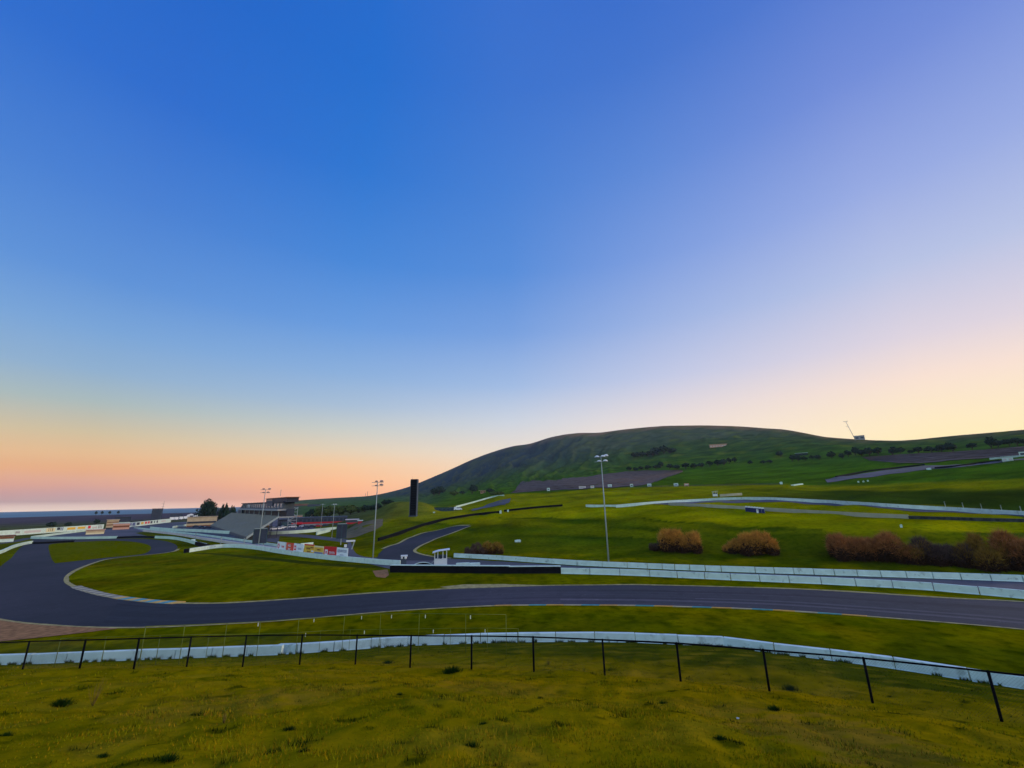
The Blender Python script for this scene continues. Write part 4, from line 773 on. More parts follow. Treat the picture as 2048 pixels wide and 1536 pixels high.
sl = MB().box(((S0+S1)/2+4, D+3.0, H0+2.5), (S1-S0-12, 7.0, .8)).build('overhang', M['concrete'], gs)
su = MB().box(((S0+S1)/2+4, D+4.2, H0+4.4), (S1-S0-14, 4.5, 3.0)).build('suite_level', M['navy2'], gs)
for i in range(18):
    x = S0+14+(S1-S0-22)*i/17; w_ = MB().box((x, D+1.9, H0+4.4), (3.3, .12, 1.9)).build('window', M['glass'], gs); MB().box((x+2.0, D+1.9, H0+4.4), (.25, .2, 2.4)).build('mullion', M['galv'], w_)
MB().box((S0+40, D+1.8, H0+4.9), (9, .2, .5)).build('banner', M['lamp'], gs); MB().box((S0+40, D+1.8, H0+3.9), (9, .2, .4)).build('banner', M['lamp'], gs)
MB().box(((S0+S1)/2+4, D+4.4, H0+6.1), (S1-S0-12, 6, .4)).build('suite_roof', M['navy'], gs)
MB().box((LN*.86, D+4.5, H0+6.9), (LN*.3, 5, 2.0)).build('press_box', M['navy'], gs)
MB().box((LN*.86, D+4.5, H0+8.0), (LN*.31, 5.6, .25)).build('press_box_roof', M['brownink'], gs)
pb_ = MB().box((LN*.79, D+1.6, H0+5.6), (15, .3, 2.6)).build('sign', M['navy2'], gs)
MB().box((LN*.77, D+1.9, H0+7.0), (12, .2, .9)).build('sign', M['salmon'], gs)
rp = MB(); rp.add([(S0-14, D+2, H0-1.2), (S0+12, D+2, H0+5.6), (S0+12, D+6, H0+5.6), (S0-14, D+6, H0-1.2), (S0-14, D+2, 0), (S0+12, D+2, 0), (S0+12, D+6, 0), (S0-14, D+6, 0)], [(0, 1, 2, 3), (4, 5, 1, 0), (7, 3, 2, 6), (5, 6, 2, 1), (4, 0, 3, 7)]); rp.build('end_ramp', M['navy2'], gs)
MB().tube([(LN*.84, D+4.5, H0+9), (LN*.84, D+4.5, H0+12)], .12, 6).build('aerial', M['galv'], gs)
# stair tower beside it
b = flat(583, 1058); k = ppm(b); hh = height_to(b, 1014); t = thing('stair_tower', 'open steel stair tower at the right end of the grandstand', 'stair tower', b, -az_of(b)); w = 15/k
for x in (-w/2, w/2):
    for y in (0, w*.8): MB().box((x, y, hh/2), (.35, .35, hh)).build('column', M['galv'], t)
for i in range(5): MB().box((0, w*.4, hh*(i+1)/5.2), (w, w*.8, .3)).build('landing', M['concrete'], t); 
for i in range(4): MB().tube([(-w/2 if i % 2 else w/2, 0, hh*(i+1)/5.2), (w/2 if i % 2 else -w/2, 0, hh*(i+2)/5.2)], .2, 6).build('flight', M['galv'], t)

# ---------------------------------------------------------------- buildings
def bldg(name, label, x0, x1, yt, yb, body, dep=8.0, roof='navy', bands=(), ground=None, over=.4, rzadd=0.0, cat='building', win=None, pitch=0.0):
    xm = (x0+x1)/2; b = gp(xm, yb) if ground is None else gr(xm, yb, ground)
    k = ppm(b); w = (x1-x0)/k; h = height_to(b, yt); t = thing(name, label, cat, b, -az_of(b)+rzadd)
    MB().box((0, dep/2, h/2-.2), (w, dep, h+.4)).build('body', M[body], t)
    if pitch:
        MB().prism([(-w/2-over, h+.2), (w/2+over, h+.2), (w/2-w*.1, h+.2+pitch), (-w/2+w*.1, h+.2+pitch)], -over, dep+over).build('roof', M[roof], t)
    else: MB().box((0, dep/2, h+.35), (w+2*over, dep+2*over, .3)).build('roof', M[roof], t)
    for z0, z1, m, nm in bands: MB().box((0, -.08, h*(z0+z1)/2), (w*.97, .2, h*(z1-z0))).build(nm, M[m], t)
    if win:
        nw, z0, z1, m = win
        for i in range(nw): MB().box((-w/2+w*(i+.5)/nw, -.09, h*(z0+z1)/2), (w/nw*.6, .2, h*(z1-z0))).build('window', M[m], t)
    return t
bldg('timing_building', 'tan two storey building with dark window band left of the grandstand', 378, 427, 1034.5, 1053, 'tan', 8, 'tan', [(.36, .56, 'navy', 'window_band'), (.0, .14, 'brownink', 'plinth')])
bldg('paddock_building', 'tan and dark striped building at the end of the advertising wall', 214, 232, 1040.5, 1057, 'tan', 8, 'tan', [(.72, .82, 'brownink', 'window_band'), (.38, .5, 'brownink', 'window_band'), (.0, .12, 'navy', 'plinth')])
bldg('dark_hut', 'dark blue block building between the two advertising walls', 232, 256, 1034.5, 1047, 'navy', 8, 'navy', [(.1, .2, 'white_dim', 'white_rail')])
bldg('red_shed', 'low shed with pink front and dark red band under the dark blue building', 229, 254, 1048, 1059, 'salmon', 7, 'wallpink', [(.4, .72, 'brownink', 'window_band')])
bldg('tan_booth', 'small tan booth with pale base below the left advertising wall', 176, 203, 1061, 1068.5, 'tan', 4, 'salmon', [(0, .4, 'cream', 'base_panel')])
bldg('slab_tower', 'dark slate tower block standing alone before the bay', 303, 320, 1017.5, 1040, 'navy', 10, 'navy', win=(3, .7, .85, 'glass'))
bldg('low_depot', 'low dark depot roof right of the slate tower', 342, 362, 1028, 1035, 'navy', 8, 'navy2', win=(4, .3, .6, 'glass'))
b = flat(320, 1040); t = thing('radio_mast', 'thin lattice mast rising behind the slate tower', 'mast', b); hh = height_to(b, 1002); MB().tube([(0, 0, 0), (1.0, 0, hh)], .28, 5, .1).build('pole', M['navy2'], t); [MB().tube([(-1.5+hh*.0, 0, hh*z), (2.0, 0, hh*z)], .12, 4).build('crossarm', M['navy2'], t) for z in (.7, .85)]
bldg('garage_row', 'long grey blue garage row with a red stripe along its front', 585, 690, 1035.5, 1050, 'navy2', 12, 'navy2', [(.22, .42, 'red', 'red_stripe'), (.0, .18, 'concrete', 'plinth')], win=(14, .5, .85, 'navy'))
bldg('garage_wing', 'short garage wing with a red base left of the brown mound', 692, 716, 1040.5, 1048, 'navy2', 9, 'wallpink', [(0, .4, 'red', 'red_stripe')])
bldg('far_lodge', 'far tan lodge with red brown roof behind the stair tower', 575, 614, 1008, 1016, 'brownink', 14, 'tan', [(.0, .35, 'navy', 'window_band')], ground=1280, over=2)
bldg('salmon_hut', 'small salmon hut on the garage roof line', 587, 603, 1031.5, 1043, 'salmon', 5, 'tan', ground=430, win=(3, .55, .8, 'navy'))
bldg('white_hut', 'tiny white hut above the long garage', 616, 624, 1031, 1042, 'white', 4, 'cream', ground=430, win=(2, .5, .8, 'navy'))
bldg('hill_house', 'small salmon house with overhanging tan roof among trees on the hillside', 961, 971, 981.5, 986.5, 'salmon', 6, 'tan', over=3.0, win=(2, .3, .7, 'navy'))
bldg('ridge_barn', 'long pinkish tan barn high on the big hill', 1421, 1452, 888.5, 894, 'salmon', 12, 'tan', over=1.5, win=(6, .3, .6, 'wallpink'))
bldg('water_tank_shed', 'boxy grey shed on the skyline beside the tilted crane mast', 1712, 1728, 871.5, 879.5, 'concrete', 8, 'wallpink', over=.4, win=(2, .3, .7, 'navy2'))
bldg('ridge_store', 'tiny white store beside the ridge road', 2009, 2024, 914.5, 923, 'white', 5, 'white', win=(2, .3, .7, 'wallpink'))
bldg('edge_shed', 'white shed cut by the right edge above the terraces', 2044, 2062, 903, 912, 'white', 5, 'navy', win=(2, .3, .7, 'navy'))
bldg('farm_shed', 'thin white roofed shed among the hill trees', 1593, 1614, 906.5, 911, 'leaf', 6, 'white', win=(3, .3, .7, 'navy'))
bldg('green_shelter', 'long dark green shelter below the upper hillside road', 869, 908, 1015.5, 1022.5, 'teal', 4, 'leaf', over=.3, win=(5, .3, .7, 'navy'))
bldg('purple_hut', 'white hut with dark purple roof at the left edge', -25, 16, 1074, 1085, 'white', 6, 'brownink', [(.62, .98, 'brownink', 'window_band')])

bldg('hospitality_block', 'dark low hospitality block under the big round tree', 428, 456, 1024, 1034, 'navy', 10, 'navy2', win=(6, .45, .75, 'glass'), ground=500)
bldg('canopy_block', 'pale slanted canopy roof left of the grandstand suites', 438, 462, 1016, 1024, 'navy2', 8, 'white_dim', win=(5, .3, .6, 'glass'), ground=560)
bldg('red_kiosk', 'small red kiosk beside the garage wing', 716, 724, 1042.5, 1047, 'red', 4, 'white', win=(2, .5, .8, 'navy'))
bldg('underside_block', 'dark block added for the dark underside at the right end of the grandstand', 556, 572, 1040, 1054, 'navy', 8, 'navy2', win=(4, .5, .8, 'navy2'))  # block added to fill the dark underside of the stand
bldg('long_shed', 'long dark blue shed on the green rise behind the garages', 616, 640, 1008.5, 1014, 'navy', 12, 'navy2', win=(5, .3, .6, 'glass'), ground=1100)
bldg('scaffold_store', 'brown timber store behind the first scoreboard', 525, 536, 1052, 1062, 'mound', 4, 'tan', win=(2, .5, .8, 'navy'))
# white advertising walls in the paddock
def ad_wall(label, pts, h, panels):
    P = np.array([flat(x, y) for x, y in pts]); p, q = P[0], P[-1]; d = q-p; ln = math.hypot(d[0], d[1]); t = thing('ad_wall', label, 'advertising wall', p, math.atan2(d[1], d[0]))
    MB().box((ln/2, 0, h/2-.1), (ln, .3, h+.2)).build('panel_wall', M['white'], t)
    for a, b_, m, z0, z1 in panels:
        MB().box((ln*(a+b_)/2, -.19, h*(z0+z1)/2), (ln*(b_-a), .08, h*(z1-z0))).build('ad_panel', M[m], t)
    n = int(ln/6)
    pm = MB()
    for i in range(n+1): pm.box((ln*i/n, .22, h/2-.1), (.15, .14, h))
    pm.build('braces', M['galv'], t)
x0, y0, x1, y1 = -60, 1077.5, 206, 1057.5
b0 = flat(20, 1072)
ad_wall('long white advertising wall with faded dark, red and yellow panels at far left', [(-60, 1077.5), (206, 1057.8)], height_to(flat(70, 1068.5), 1057.5), [(.27, .3, 'concrete', .35, .7), (.33, .45, 'wallpink', .3, .7), (.49, .56, 'cream', .2, .9), (.505, .512, 'navy', .3, .95), (.52, .527, 'navy', .3, .95), (.535, .542, 'navy', .3, .95), (.575, .6, 'navy', .45, .95), (.605, .612, 'ink', .3, .95), (.618, .625, 'ink', .3, .95), (.66, .73, 'yellow', .35, .8), (.75, .82, 'yellow', .35, .8), (.845, .87, 'redink', .3, .9), (.885, .93, 'wallpink', .3, .6), (.945, .952, 'concrete', .2, .9), (.96, .967, 'concrete', .2, .9), (.975, .982, 'concrete', .2, .9)])
ad_wall('white advertising wall with dark blue and red lettering behind the drag strip', [(250, 1055.5), (341, 1044.5)], height_to(flat(300, 1049.5), 1041), [(.03, .1, 'ink', .3, .85), (.12, .16, 'ink', .3, .85), (.2, .25, 'navy', .3, .85), (.28, .33, 'yellow', .35, .85), (.36, .4, 'redink', .35, .85), (.42, .46, 'redink', .35, .85), (.48, .52, 'navy', .3, .85), (.56, .58, 'navy', .3, .85), (.62, .65, 'navy', .3, .85), (.74, .85, 'wallpink', .4, .7)])

# ---------------------------------------------------------------- pylon, portable toilets, signs on the ridge
b = gp(826.5, 1033); h = height_to(b, 959.5); k = ppm(b); t = thing('scoring_pylon', 'tall dark scoring pylon in front of the green mound', 'pylon', b, -az_of(b)-.25); w = 12.5/k
MB().box((0, 0, h/2), (w, w*.75, h)).build('tower', M['black_metal'], t)
for s in (-1, 1): MB().box((s*(w/2+.12), -.1, h/2), (.3, w*.78, h*.995)).build('side_rail', M['navy2'], t)
MB().box((0, -w*.39, h*.5), (w*.86, .1, h*.94)).build('display', M['black_metal'], t)
for i in range(14): MB().box((0, -w*.4, h*(.06+.065*i)), (w*.8, .1, .06)).build('row_line', M['navy'], t)
MB().box((0, 0, h+.15), (w*1.04, w*.8, .3)).build('cap', M['navy'], t); MB().tube([(-w*.4, 0, h), (-w*.4, 0, h+2)], .06, 5).build('aerial', M['galv'], t)
MB().box((0, 0, .3), (w*1.25, w*1.1, .5)).build('base', M['navy2'], t)
proto = None
for i in range(7):
    x = 1494+i*5.5; b = gp(x, 1023+i*.55)
    if proto is None:
        k = ppm(b); h = height_to(b, 1012.3); proto = thing('portable_toilet', '', 'portable toilet', b, -az_of(b)); w = 5.0/k
        MB().box((0, 0, h*.39), (w*.96, w, h*.78)).build('cabin', M['blue'], proto); rf = MB().prism([(-w*.47, h*.78), (w*.47, h*.78), (w*.47, h*.9), (w*.3, h*1.02), (-w*.3, h*1.02), (-w*.47, h*.9)], -w*.54, w*.54); rf.build('roof', M['lamp'], proto)
        MB().box((0, -w*.51, h*.38), (w*.66, .06, h*.68)).build('door', M['blue'], proto); o = proto
    else: o = copy_tree(proto); o.location = tuple(b); o.rotation_euler = (0, 0, -az_of(b))
    o['label'] = f'blue portable toilet with white roof, {ORD[i]} from the left in the row on the terrace'; o['group'] = 'blue portable toilets'
for x, lb, s in ((1515.5, 'narrow white wash stand in front of the blue toilets', .7), (1527, 'wider white wash stand at the right end of the blue toilets', 1.1)):
    b = gp(x, 1026); k = ppm(b); t = thing('wash_stand', lb, 'wash stand', b, -az_of(b)); h = height_to(b, 1018.5); MB().box((0, 0, h*.5), (5*s/k, .8, h)).build('cabinet', M['lamp'], t); MB().box((0, -.42, h*.8), (3*s/k, .06, h*.2)).build('basin', M['navy2'], t); MB().tube([(1.5*s/k, 0, h), (1.5*s/k, 0, h*1.15)], .06, 5).build('pump', M['galv'], t)
RS = [(1097, 976, 983, 6, 'white', 'navy'), (1165, 972.5, 978.5, 14, 'wallpink', 'concrete'), (1185, 971.5, 977, 7, 'white', 'redink'), (1220, 969, 976, 8, 'white', 'concrete'), (1263.5, 968, 975, 6, 'white', 'navy'), (1299, 967.5, 974.5, 8, 'white', 'ink'), (1352.5, 966.5, 974, 8.5, 'white', 'ink'), (1373.5, 967, 973.5, 9, 'salmon', 'white')]
RSL = ['small white board left of the others on the ridge line', 'wide grey pink board low on the ridge line', 'white and red board between the wide grey board and the light mast', 'white board just right of the tall light mast on the ridge', 'narrow white board with dark mark, alone on the ridge in front of the terraces', 'white board with a blue mark where the terraces end', 'square white board left of the salmon one on the ridge fence', 'salmon and white board at the right end of the ridge boards']
for (x, yt, yb, w, m, m2), lb in zip(RS, RSL):
    b = gp(x, yb); k = ppm(b); h = height_to(b, yt-.3); t = thing('ridge_board', lb, 'sign', b, -az_of(b), 'boards on the ridge'); MB().box((0, 0, h*.58), (w/k, .25, h*.8)).build('panel', M[m], t)
    MB().box((0, -.15, h*.58), (w/k*.6, .08, h*.25)).build('marking', M[m2], t); [MB().box((s*w/k*.38, .1, h*.1-.2), (.2, .2, h*.35+.4)).build('post', M['galv'], t) for s in (-1, 1)]
# ridge fence line right of the boards
P = [gp(x, y) for x, y in [(1240, 975.5), (1300, 975), (1380, 973.5), (1460, 972), (1560, 970)]]; P = resample(P, step=6); o = P[0].copy(); t = thing('ridge_fence', 'thin dark rail fence on the ridge behind the white boards', 'fence', o)
mb = MB(); [mb.tube([p-o+np.array([0, 0, -.3]), p-o+np.array([0, 0, 1.3])], .07, 4) for p in P]; mb.build('posts', M['navy'], t); r_ = MB(); [r_.tube([p-o+np.array([0, 0, z]) for p in P], .09, 4) for z in (.5, .9, 1.3)]; r_.build('rails', M['navy'], t)
# terrace catch fence posts on the right
for i, x in enumerate((1893, 1929, 1966, 2006, 2045)):
    y = float(np.interp(x, [1760, 1900, 2048], [1013.5, 1022, 1031.5]))-1.2; b = gp(x, y); h = height_to(b, y-13); t = thing('fence_post', f'pale catch fence post behind the long terrace wall, {ORD[i]} from the left', 'post', b, -az_of(b), 'catch fence posts on the terrace'); MB().tube([(0, 0, -.2), (0, 0, h), (.0, -.5, h+.6)], .09, 6).build('pole', M['galv'], t); MB().box((0, 0, .1), (.4, .4, .3)).build('base', M['concrete'], t)
# small odds and ends
def lump(name, label, cat, x, y, sx, sy, m, z0=0):
    b = gp(x, y); k = ppm(b); o = MB().box((0, 0, sy/k*.5), (sx/k, sx/k*.7, sy/k)).box((sx/k*.1, 0, sy/k*1.05), (sx/k*.6, sx/k*.45, sy/k*.3)).build(name, M[m]); o.location = tuple(b); o.rotation_euler = (0, 0, -az_of(b)); tag(o, label, cat); return o
lump('white_crate', 'white crate standing alone on the terrace above the red bushes', 'crate', 1803, 1055, 4, 5, 'white')
lump('white_slab', 'pale flat slab lying on the slope right of the brown bush', 'slab', 1035.5, 1084, 12, 3.5, 'white')
lump('paper_scrap', 'small white scrap of paper on the near grass at right', 'litter', 1476, 1437.5, 5, 1.5, 'lamp')
lump('white_box', 'small white box above the left end of the straight ridge slope', 'box', 1562.5, 968.5, 5, 4, 'white')
lump('white_marker', 'white marker block on the hill road verge', 'marker', 1001, 1027, 4, 5, 'white')
lump('white_marker', 'white marker near the upper pair of tyre walls', 'marker', 1016, 1024, 3, 4, 'white')
lump('white_marker', 'white marker in front of the dark green shelter', 'marker', 868, 1026, 4, 2, 'white')
lump('generator', 'white and black generator on the grass beside the drag strip posts', 'generator', 384, 1085, 10, 5, 'white')
for x, y, lb in ((1736, 963, 'blue green pale marker left of two on the ridge grass'), (1717, 965, 'left pale marker below the ridge road'), (1727, 964.5, 'right pale marker below the ridge road')): lump('pale_marker', lb, 'marker', x, y, 3, 2.5, 'white_dim')
lump('skyline_stump', 'small dark stump on the right skyline', 'stump', 1838.5, 878.5, 3, 3.5, 'bark')
lump('pale_marker', 'pale marker beside the ridge road bend', 'marker', 1858, 939.5, 7, 3, 'white')
# tilted crane mast
b = gr(1711, 876, 1000); 
b = at_r(1711, 878, 985); b[2] = tz(b[0], b[1]); k = ppm(b); t = thing('crane_mast', 'tilted thin crane mast with a small crosshead on the skyline', 'mast', b, -az_of(b)); hh = height_to(b, 842)
MB().tube([(0, 0, -1), (-9/k, 0, hh)], .5, 6, .35).build('boom', M['galv'], t, True); MB().tube([(-13/k, 0, hh+.5), (-9/k, 0, hh-.5), (-5.5/k, 0, hh+.8)], .4, 5).build('crosshead', M['galv'], t); MB().tube([(-11/k, 0, hh*.74), (-7/k, 0, hh*.72)], .3, 5).build('arm', M['galv'], t)
for x in (731, 735):
    b = gr(x, 990, 2200); t = thing('far_mast', f'{"shorter" if x == 731 else "taller"} of two thin masts on the far left hill', 'mast', b, 0, 'thin masts on the far hill'); h = 18 if x == 731 else 28; MB().tube([(0, 0, -1), (0, 0, h)], .9, 5, .5).build('pole', M['navy2'], t); MB().box((0, 0, h*.8), (5, .5, .8)).build('crossarm', M['navy2'], t)

# ---------------------------------------------------------------- vehicles
def car(paint, L_=4.6, W_=1.9, Hh=1.5, van=False):
    t = thing('parked_car', '', 'car'); sh = [(-L_/2, .35), (-L_/2, .95), (-L_*.28, 1.0), (L_*.25, .98), (L_/2, .8), (L_/2, .35)] if not van else [(-L_/2, .35), (-L_/2, Hh), (L_*.3, Hh), (L_*.4, 1.1), (L_/2, .95), (L_/2, .35)]
    MB().prism(sh, -W_/2, W_/2).build('body', M[paint], t)
    if not van:
        MB().prism([(-L_*.36, .98), (-L_*.24, Hh), (L_*.08, Hh), (L_*.24, .98)], -W_*.42, W_*.42).build('cabin', M['glass'], t); MB().box((-L_*.08, 0, Hh+.02), (L_*.3, W_*.8, .05)).build('roof', M[paint], t)
    else: MB().box((L_*.1, 0, Hh*.75), (L_*.5, W_+.02, Hh*.25)).build('window', M['glass'], t)
    for sx_ in (-1, 1):
        for sy_ in (-1, 1): MB().tube([(sx_*L_*.32, sy_*W_*.4, .33), (sx_*L_*.32, sy_*W_*.52, .33)], .33, 10).build('wheel', M['tyre'], t)
    return t
pc = car('car_white'); first = True
for x, y, lb, rzz, s in [(566, 1056.5, 'white car nearest the teal truck beside the grandstand', .3, 1), (585, 1055.5, 'white car parked just left of the red tent', .15, 1), (548, 1060, 'white car behind the end of the first scoreboard wall', .2, 1.1), (558, 1059, 'white car right behind the neighbouring parked car by the grandstand corner', .4, 1.1), (606, 1054, 'white car parked to the right of the red tent', -.2, 1)]:
    b = flat(x, y); t = pc if first else copy_tree(pc); first = False; t.location = tuple(b); t.rotation_euler = (0, 0, -az_of(b)+rzz); t.scale = (s,)*3; t['label'] = lb; t['group'] = 'white cars by the grandstand'
dk = car('navy'); first = True
for x, y, lb, rzz in [(612, 1056, 'dark car second from the left in the gap under the long garage', .1), (624, 1055, 'dark car parked near the middle of the long garage front', -.1), (650, 1053, 'dark car between the two thin pale poles', .2), (672, 1052, 'dark car by the right end of the long garage', .0), (541, 1056.5, 'dark car behind the first scoreboard', .3), (392, 1055, 'dark car in front of the tan timing building', .1), (404, 1056, 'dark car at the left foot of the grandstand', .4), (414, 1057, 'dark car nearest the grandstand seats at left', .3)]:
    b = flat(x, y); t = dk if first else copy_tree(dk); first = False; t.location = tuple(b); t.rotation_euler = (0, 0, -az_of(b)+rzz); t['label'] = lb; t['category'] = 'car'; t['group'] = 'dark cars in the paddock'
rd = car('red'); b = flat(636, 1054); rd.location = tuple(b); rd.rotation_euler = (0, 0, -az_of(b)); rd['label'] = 'red car in front of the long grey blue garage'
b = flat(574, 1054); t = car('teal', 6.5, 2.4, 3.0, True); t.name = 'box_truck'; t.location = tuple(b); t.rotation_euler = (0, 0, -az_of(b)+.2); tag(t, 'dark teal box truck between the stair tower and the red tent', 'truck')
b = flat(598, 1053.5); k = ppm(b); h = height_to(b, 1044.5); t = thing('red_tent', 'red canopy tent in front of the long garage', 'tent', b, -az_of(b)); w = 14/k
MB().prism([(-w/2, h*.55), (w/2, h*.55), (w*.35, h), (-w*.35, h)], -1.5, 3).build('canopy', M['red'], t); [MB().tube([(sx_*w*.45, sy_, 0), (sx_*w*.45, sy_, h*.6)], .08, 5).build('leg', M['galv'], t) for sx_ in (-1, 1) for sy_ in (-1.3, 2.8)]; MB().box((0, 1.5, h*.25), (w*.8, 2, h*.5)).build('counter', M['navy'], t)
v2 = car('car_white', 5.6, 2.1, 2.2, True); v2.name = 'white_van'
for i, (x, lb) in enumerate(((907.5, 'white van at the left by the end of the green shelter'), (916, 'white van to the right, below the thin white hillside wall'))):
    b = gp(x, 1020.5); t = v2 if i == 0 else copy_tree(v2); t.location = tuple(b); t.rotation_euler = (0, 0, -az_of(b)); t['label'] = lb; t['category'] = 'van'; t['group'] = 'white vans by the shelter'
tr = None
for i, (x, y) in enumerate(((343, 1041), (352, 1040.5), (362, 1039.5), (371, 1038.5))):
    b = flat(x, y); 
    if tr is None:
        tr = thing('white_trailer', '', 'trailer'); k = ppm(b); MB().box((0, 0, 2.0), (6.5/k, 2.5, 2.8)).build('box', M['car_white'], tr); [MB().tube([(s*2/k, -1.3, .5), (s*2/k, 1.3, .5)], .5, 8).build('wheel', M['tyre'], tr) for s in (-1, 1)]; t = tr
    else: t = copy_tree(tr)
    t.location = tuple(b); t.rotation_euler = (0, 0, -az_of(b)+.1); t['label'] = f'white trailer parked behind the drag strip start, {ORD[i]} from the left'; t['group'] = 'white trailers in the paddock'
for x, y, w, lb in ((381, 1035, 13, 'white peaked tent left of the white box tent above the tan building'), (398, 1034.5, 14, 'white box tent above the tan building near the big tree')):
    b = flat(x, y); k = ppm(b); w = w/k; t = thing('event_tent', lb, 'tent', b, -az_of(b)); MB().prism([(-w/2, 0), (w/2, 0), (w/2, 3.2), (0, 5.0), (-w/2, 3.2)], 0, 8).build('canopy', M['lamp'], t); MB().box((w*.1, -.05, 1.3), (w*.4, .1, 2.6)).build('opening', M['navy'], t)

# ---------------------------------------------------------------- seating terraces, mound cover
def terraces(name, A, B, steps, label=None):
    A = [gp(x, y) for x, y in A]; B = [gp(x, y) for x, y in B]
    strip(name, A, B, M['terrace'], dz=.6, across=12, step=6)
    A = resample(A, n=60); B = resample(B, n=60); mb = MB()
    for k in range(1, steps):
        t = k/steps; P = A*(1-t)+B*t; prev = None; vs = []
        for p in P:
            z = tz(p[0], p[1])+.6; vs += [(p[0], p[1], z-.5), (p[0], p[1], z+.45), (p[0]*1.004, p[1]*1.004, z+.45)]
        n = len(P); mb.add(vs, [(i*3+a, (i+1)*3+a, (i+1)*3+a+1, i*3+a+1) for i in range(n-1) for a in (0, 1)])
    tag(mb.build(name+'_steps', M['terrace']), kind='structure')
terraces('seating_terrace', [(1020, 986.5), (1060, 984), (1100, 981.5), (1180, 977.5), (1240, 975), (1290, 971), (1330, 957), (1366, 944)], [(1040, 966), (1060, 963), (1100, 960.5), (1160, 955), (1200, 949.5), (1240, 945), (1290, 941.5), (1364, 941)], 9)
terraces('upper_terrace', [(1740, 921.5), (1780, 925), (1840, 927.5), (1890, 923), (1950, 919), (2000, 915), (2080, 911)], [(1725, 915), (1780, 911), (1840, 907.5), (1890, 905.5), (1950, 901.5), (2000, 898), (2080, 892)], 8)
strip('bare_mound', [gp(x, y) for x, y in [(693, 1078), (715, 1073.5), (740, 1064), (765, 1051)]], [gp(x, y) for x, y in [(692, 1060), (712, 1049), (735, 1042.5), (766, 1038)]], M['mound'], dz=.12, across=6)

# ---------------------------------------------------------------- trees, bushes, tufts
def leaves(mb, c, rad, n, size, flatb=.55, clumps=9, seed=0):
    g = np.random.default_rng(seed); cl = []
    for _ in range(clumps):
        d = g.normal(size=3); d /= np.linalg.norm(d); d[2] = abs(d[2])*.9-.25; q = g.uniform(.35, .78); cl.append((c+d*np.array(rad)*q, g.uniform(.3, .52)))
    for i in range(n):
        cc, s = cl[i % clumps]; d = g.normal(size=3); d /= np.linalg.norm(d); p = cc+d*np.array(rad)*s*g.uniform(.55, 1.08)
        a = g.normal(size=3); a /= np.linalg.norm(a); b_ = np.cross(a, d+.01); b_ /= np.linalg.norm(b_)+1e-6; z = size*g.uniform(.6, 1.4)
        mb.add([p-a*z, p+b_*z*.7, p+a*z, p-b_*z*.7], [(0, 1, 2, 3)])
def tree_proto(seed, m, n=260, wide=.9, trunk_h=.12, size=.1, clumps=9):
    t = thing('tree', '', 'tree'); g = np.random.default_rng(seed+50)
    tb = MB().tube([(0, 0, -.08), (.01, 0, trunk_h*.6), (.02, .01, trunk_h+.2)], .045, 6, .025)
    for k in range(5):
        a = g.uniform(0, 6.28); tb.tube([(.01, 0, trunk_h*.8), (.18*math.cos(a), .18*math.sin(a), trunk_h+.28), (.3*math.cos(a)*wide, .3*math.sin(a)*wide, trunk_h+.42)], .02, 4, .008)
    tb.build('trunk', M['bark'], t)
    cm = MB(); leaves(cm, np.array([0, 0, trunk_h+.36]), (wide*.58, wide*.58, .5), n, size, clumps=clumps, seed=seed); cm.build('crown', M[m], t); return t
def place(proto, used, base, h, wid, label, name, cat, group):
    t = copy_tree(proto); t.name = name; t.location = tuple(base); t.rotation_euler = (0, 0, random.uniform(0, 6.28)); t.scale = (wid, wid, h); tag(t, label, cat, group); return t
protos = [tree_proto(1, 'leaf', 420), tree_proto(2, 'leaf', 420, 1.0, .06), tree_proto(3, 'leaf2', 420, 1.0, .06), tree_proto(4, 'leaf', 340, .7, .15)]
big = tree_proto(9, 'leaf', 1800, 1.0, .06, .05, 18)
def tree_at(x, yb, yt, wpx, pr, label, name='tree', cat='tree', group=None, r=None, wide=None):
    b = gp(x, yb) if r is None else gr(x, yb, r); k = ppm(b); h = height_to(b, yt); w = wpx/k/(1.0); return place(pr, None, b, h*1.4, w*1.2, label, name, cat, group)
tree_at(415.5, 1035, 1007.5, 27, big, 'big round dark tree left of the grandstand', 'round_tree', r=430)
for i, (x, yt, w) in enumerate(((443, 1016, 9), (452, 1014.5, 10), (462, 1017, 11))): tree_at(x, 1030, yt, w, protos[1], f'dark tree beyond the grandstand end, {ORD[i]} from the left of three', 'grandstand_tree', group='trees beyond the grandstand end', r=400)
for i, (x, yt, w, yb) in enumerate(((106, 1045.5, 16, 1056), (137, 1046, 10, 1054), (190, 1040, 10, 1050))): tree_at(x, yb, yt, w, protos[1], f'dark low tree behind the left advertising wall, {ORD[i]} from the left', 'marsh_tree', group='trees behind the left advertising wall')
for i, (x, yt, w, yb, p) in enumerate(((622, 1022, 18, 1034, 1), (640, 1014, 20, 1033, 2), (658, 1013, 24, 1033, 2), (678, 1013, 24, 1034, 2), (700, 1011, 26, 1036, 2), (716, 1014, 22, 1040, 2), (728, 1012, 22, 1040, 1), (742, 1015, 22, 1042, 1), (752, 1009, 20, 1036, 1), (768, 1001.5, 20, 1020, 1), (779, 1001, 14, 1008, 1))):
    tree_at(x, yb, yt, w, protos[p], f'{"dark" if p == 1 else "mid green"} bushy tree in the clump left of the black pylon, {ORD[i]} from the left', 'clump_tree', group='trees left of the pylon', r=430-3*i)
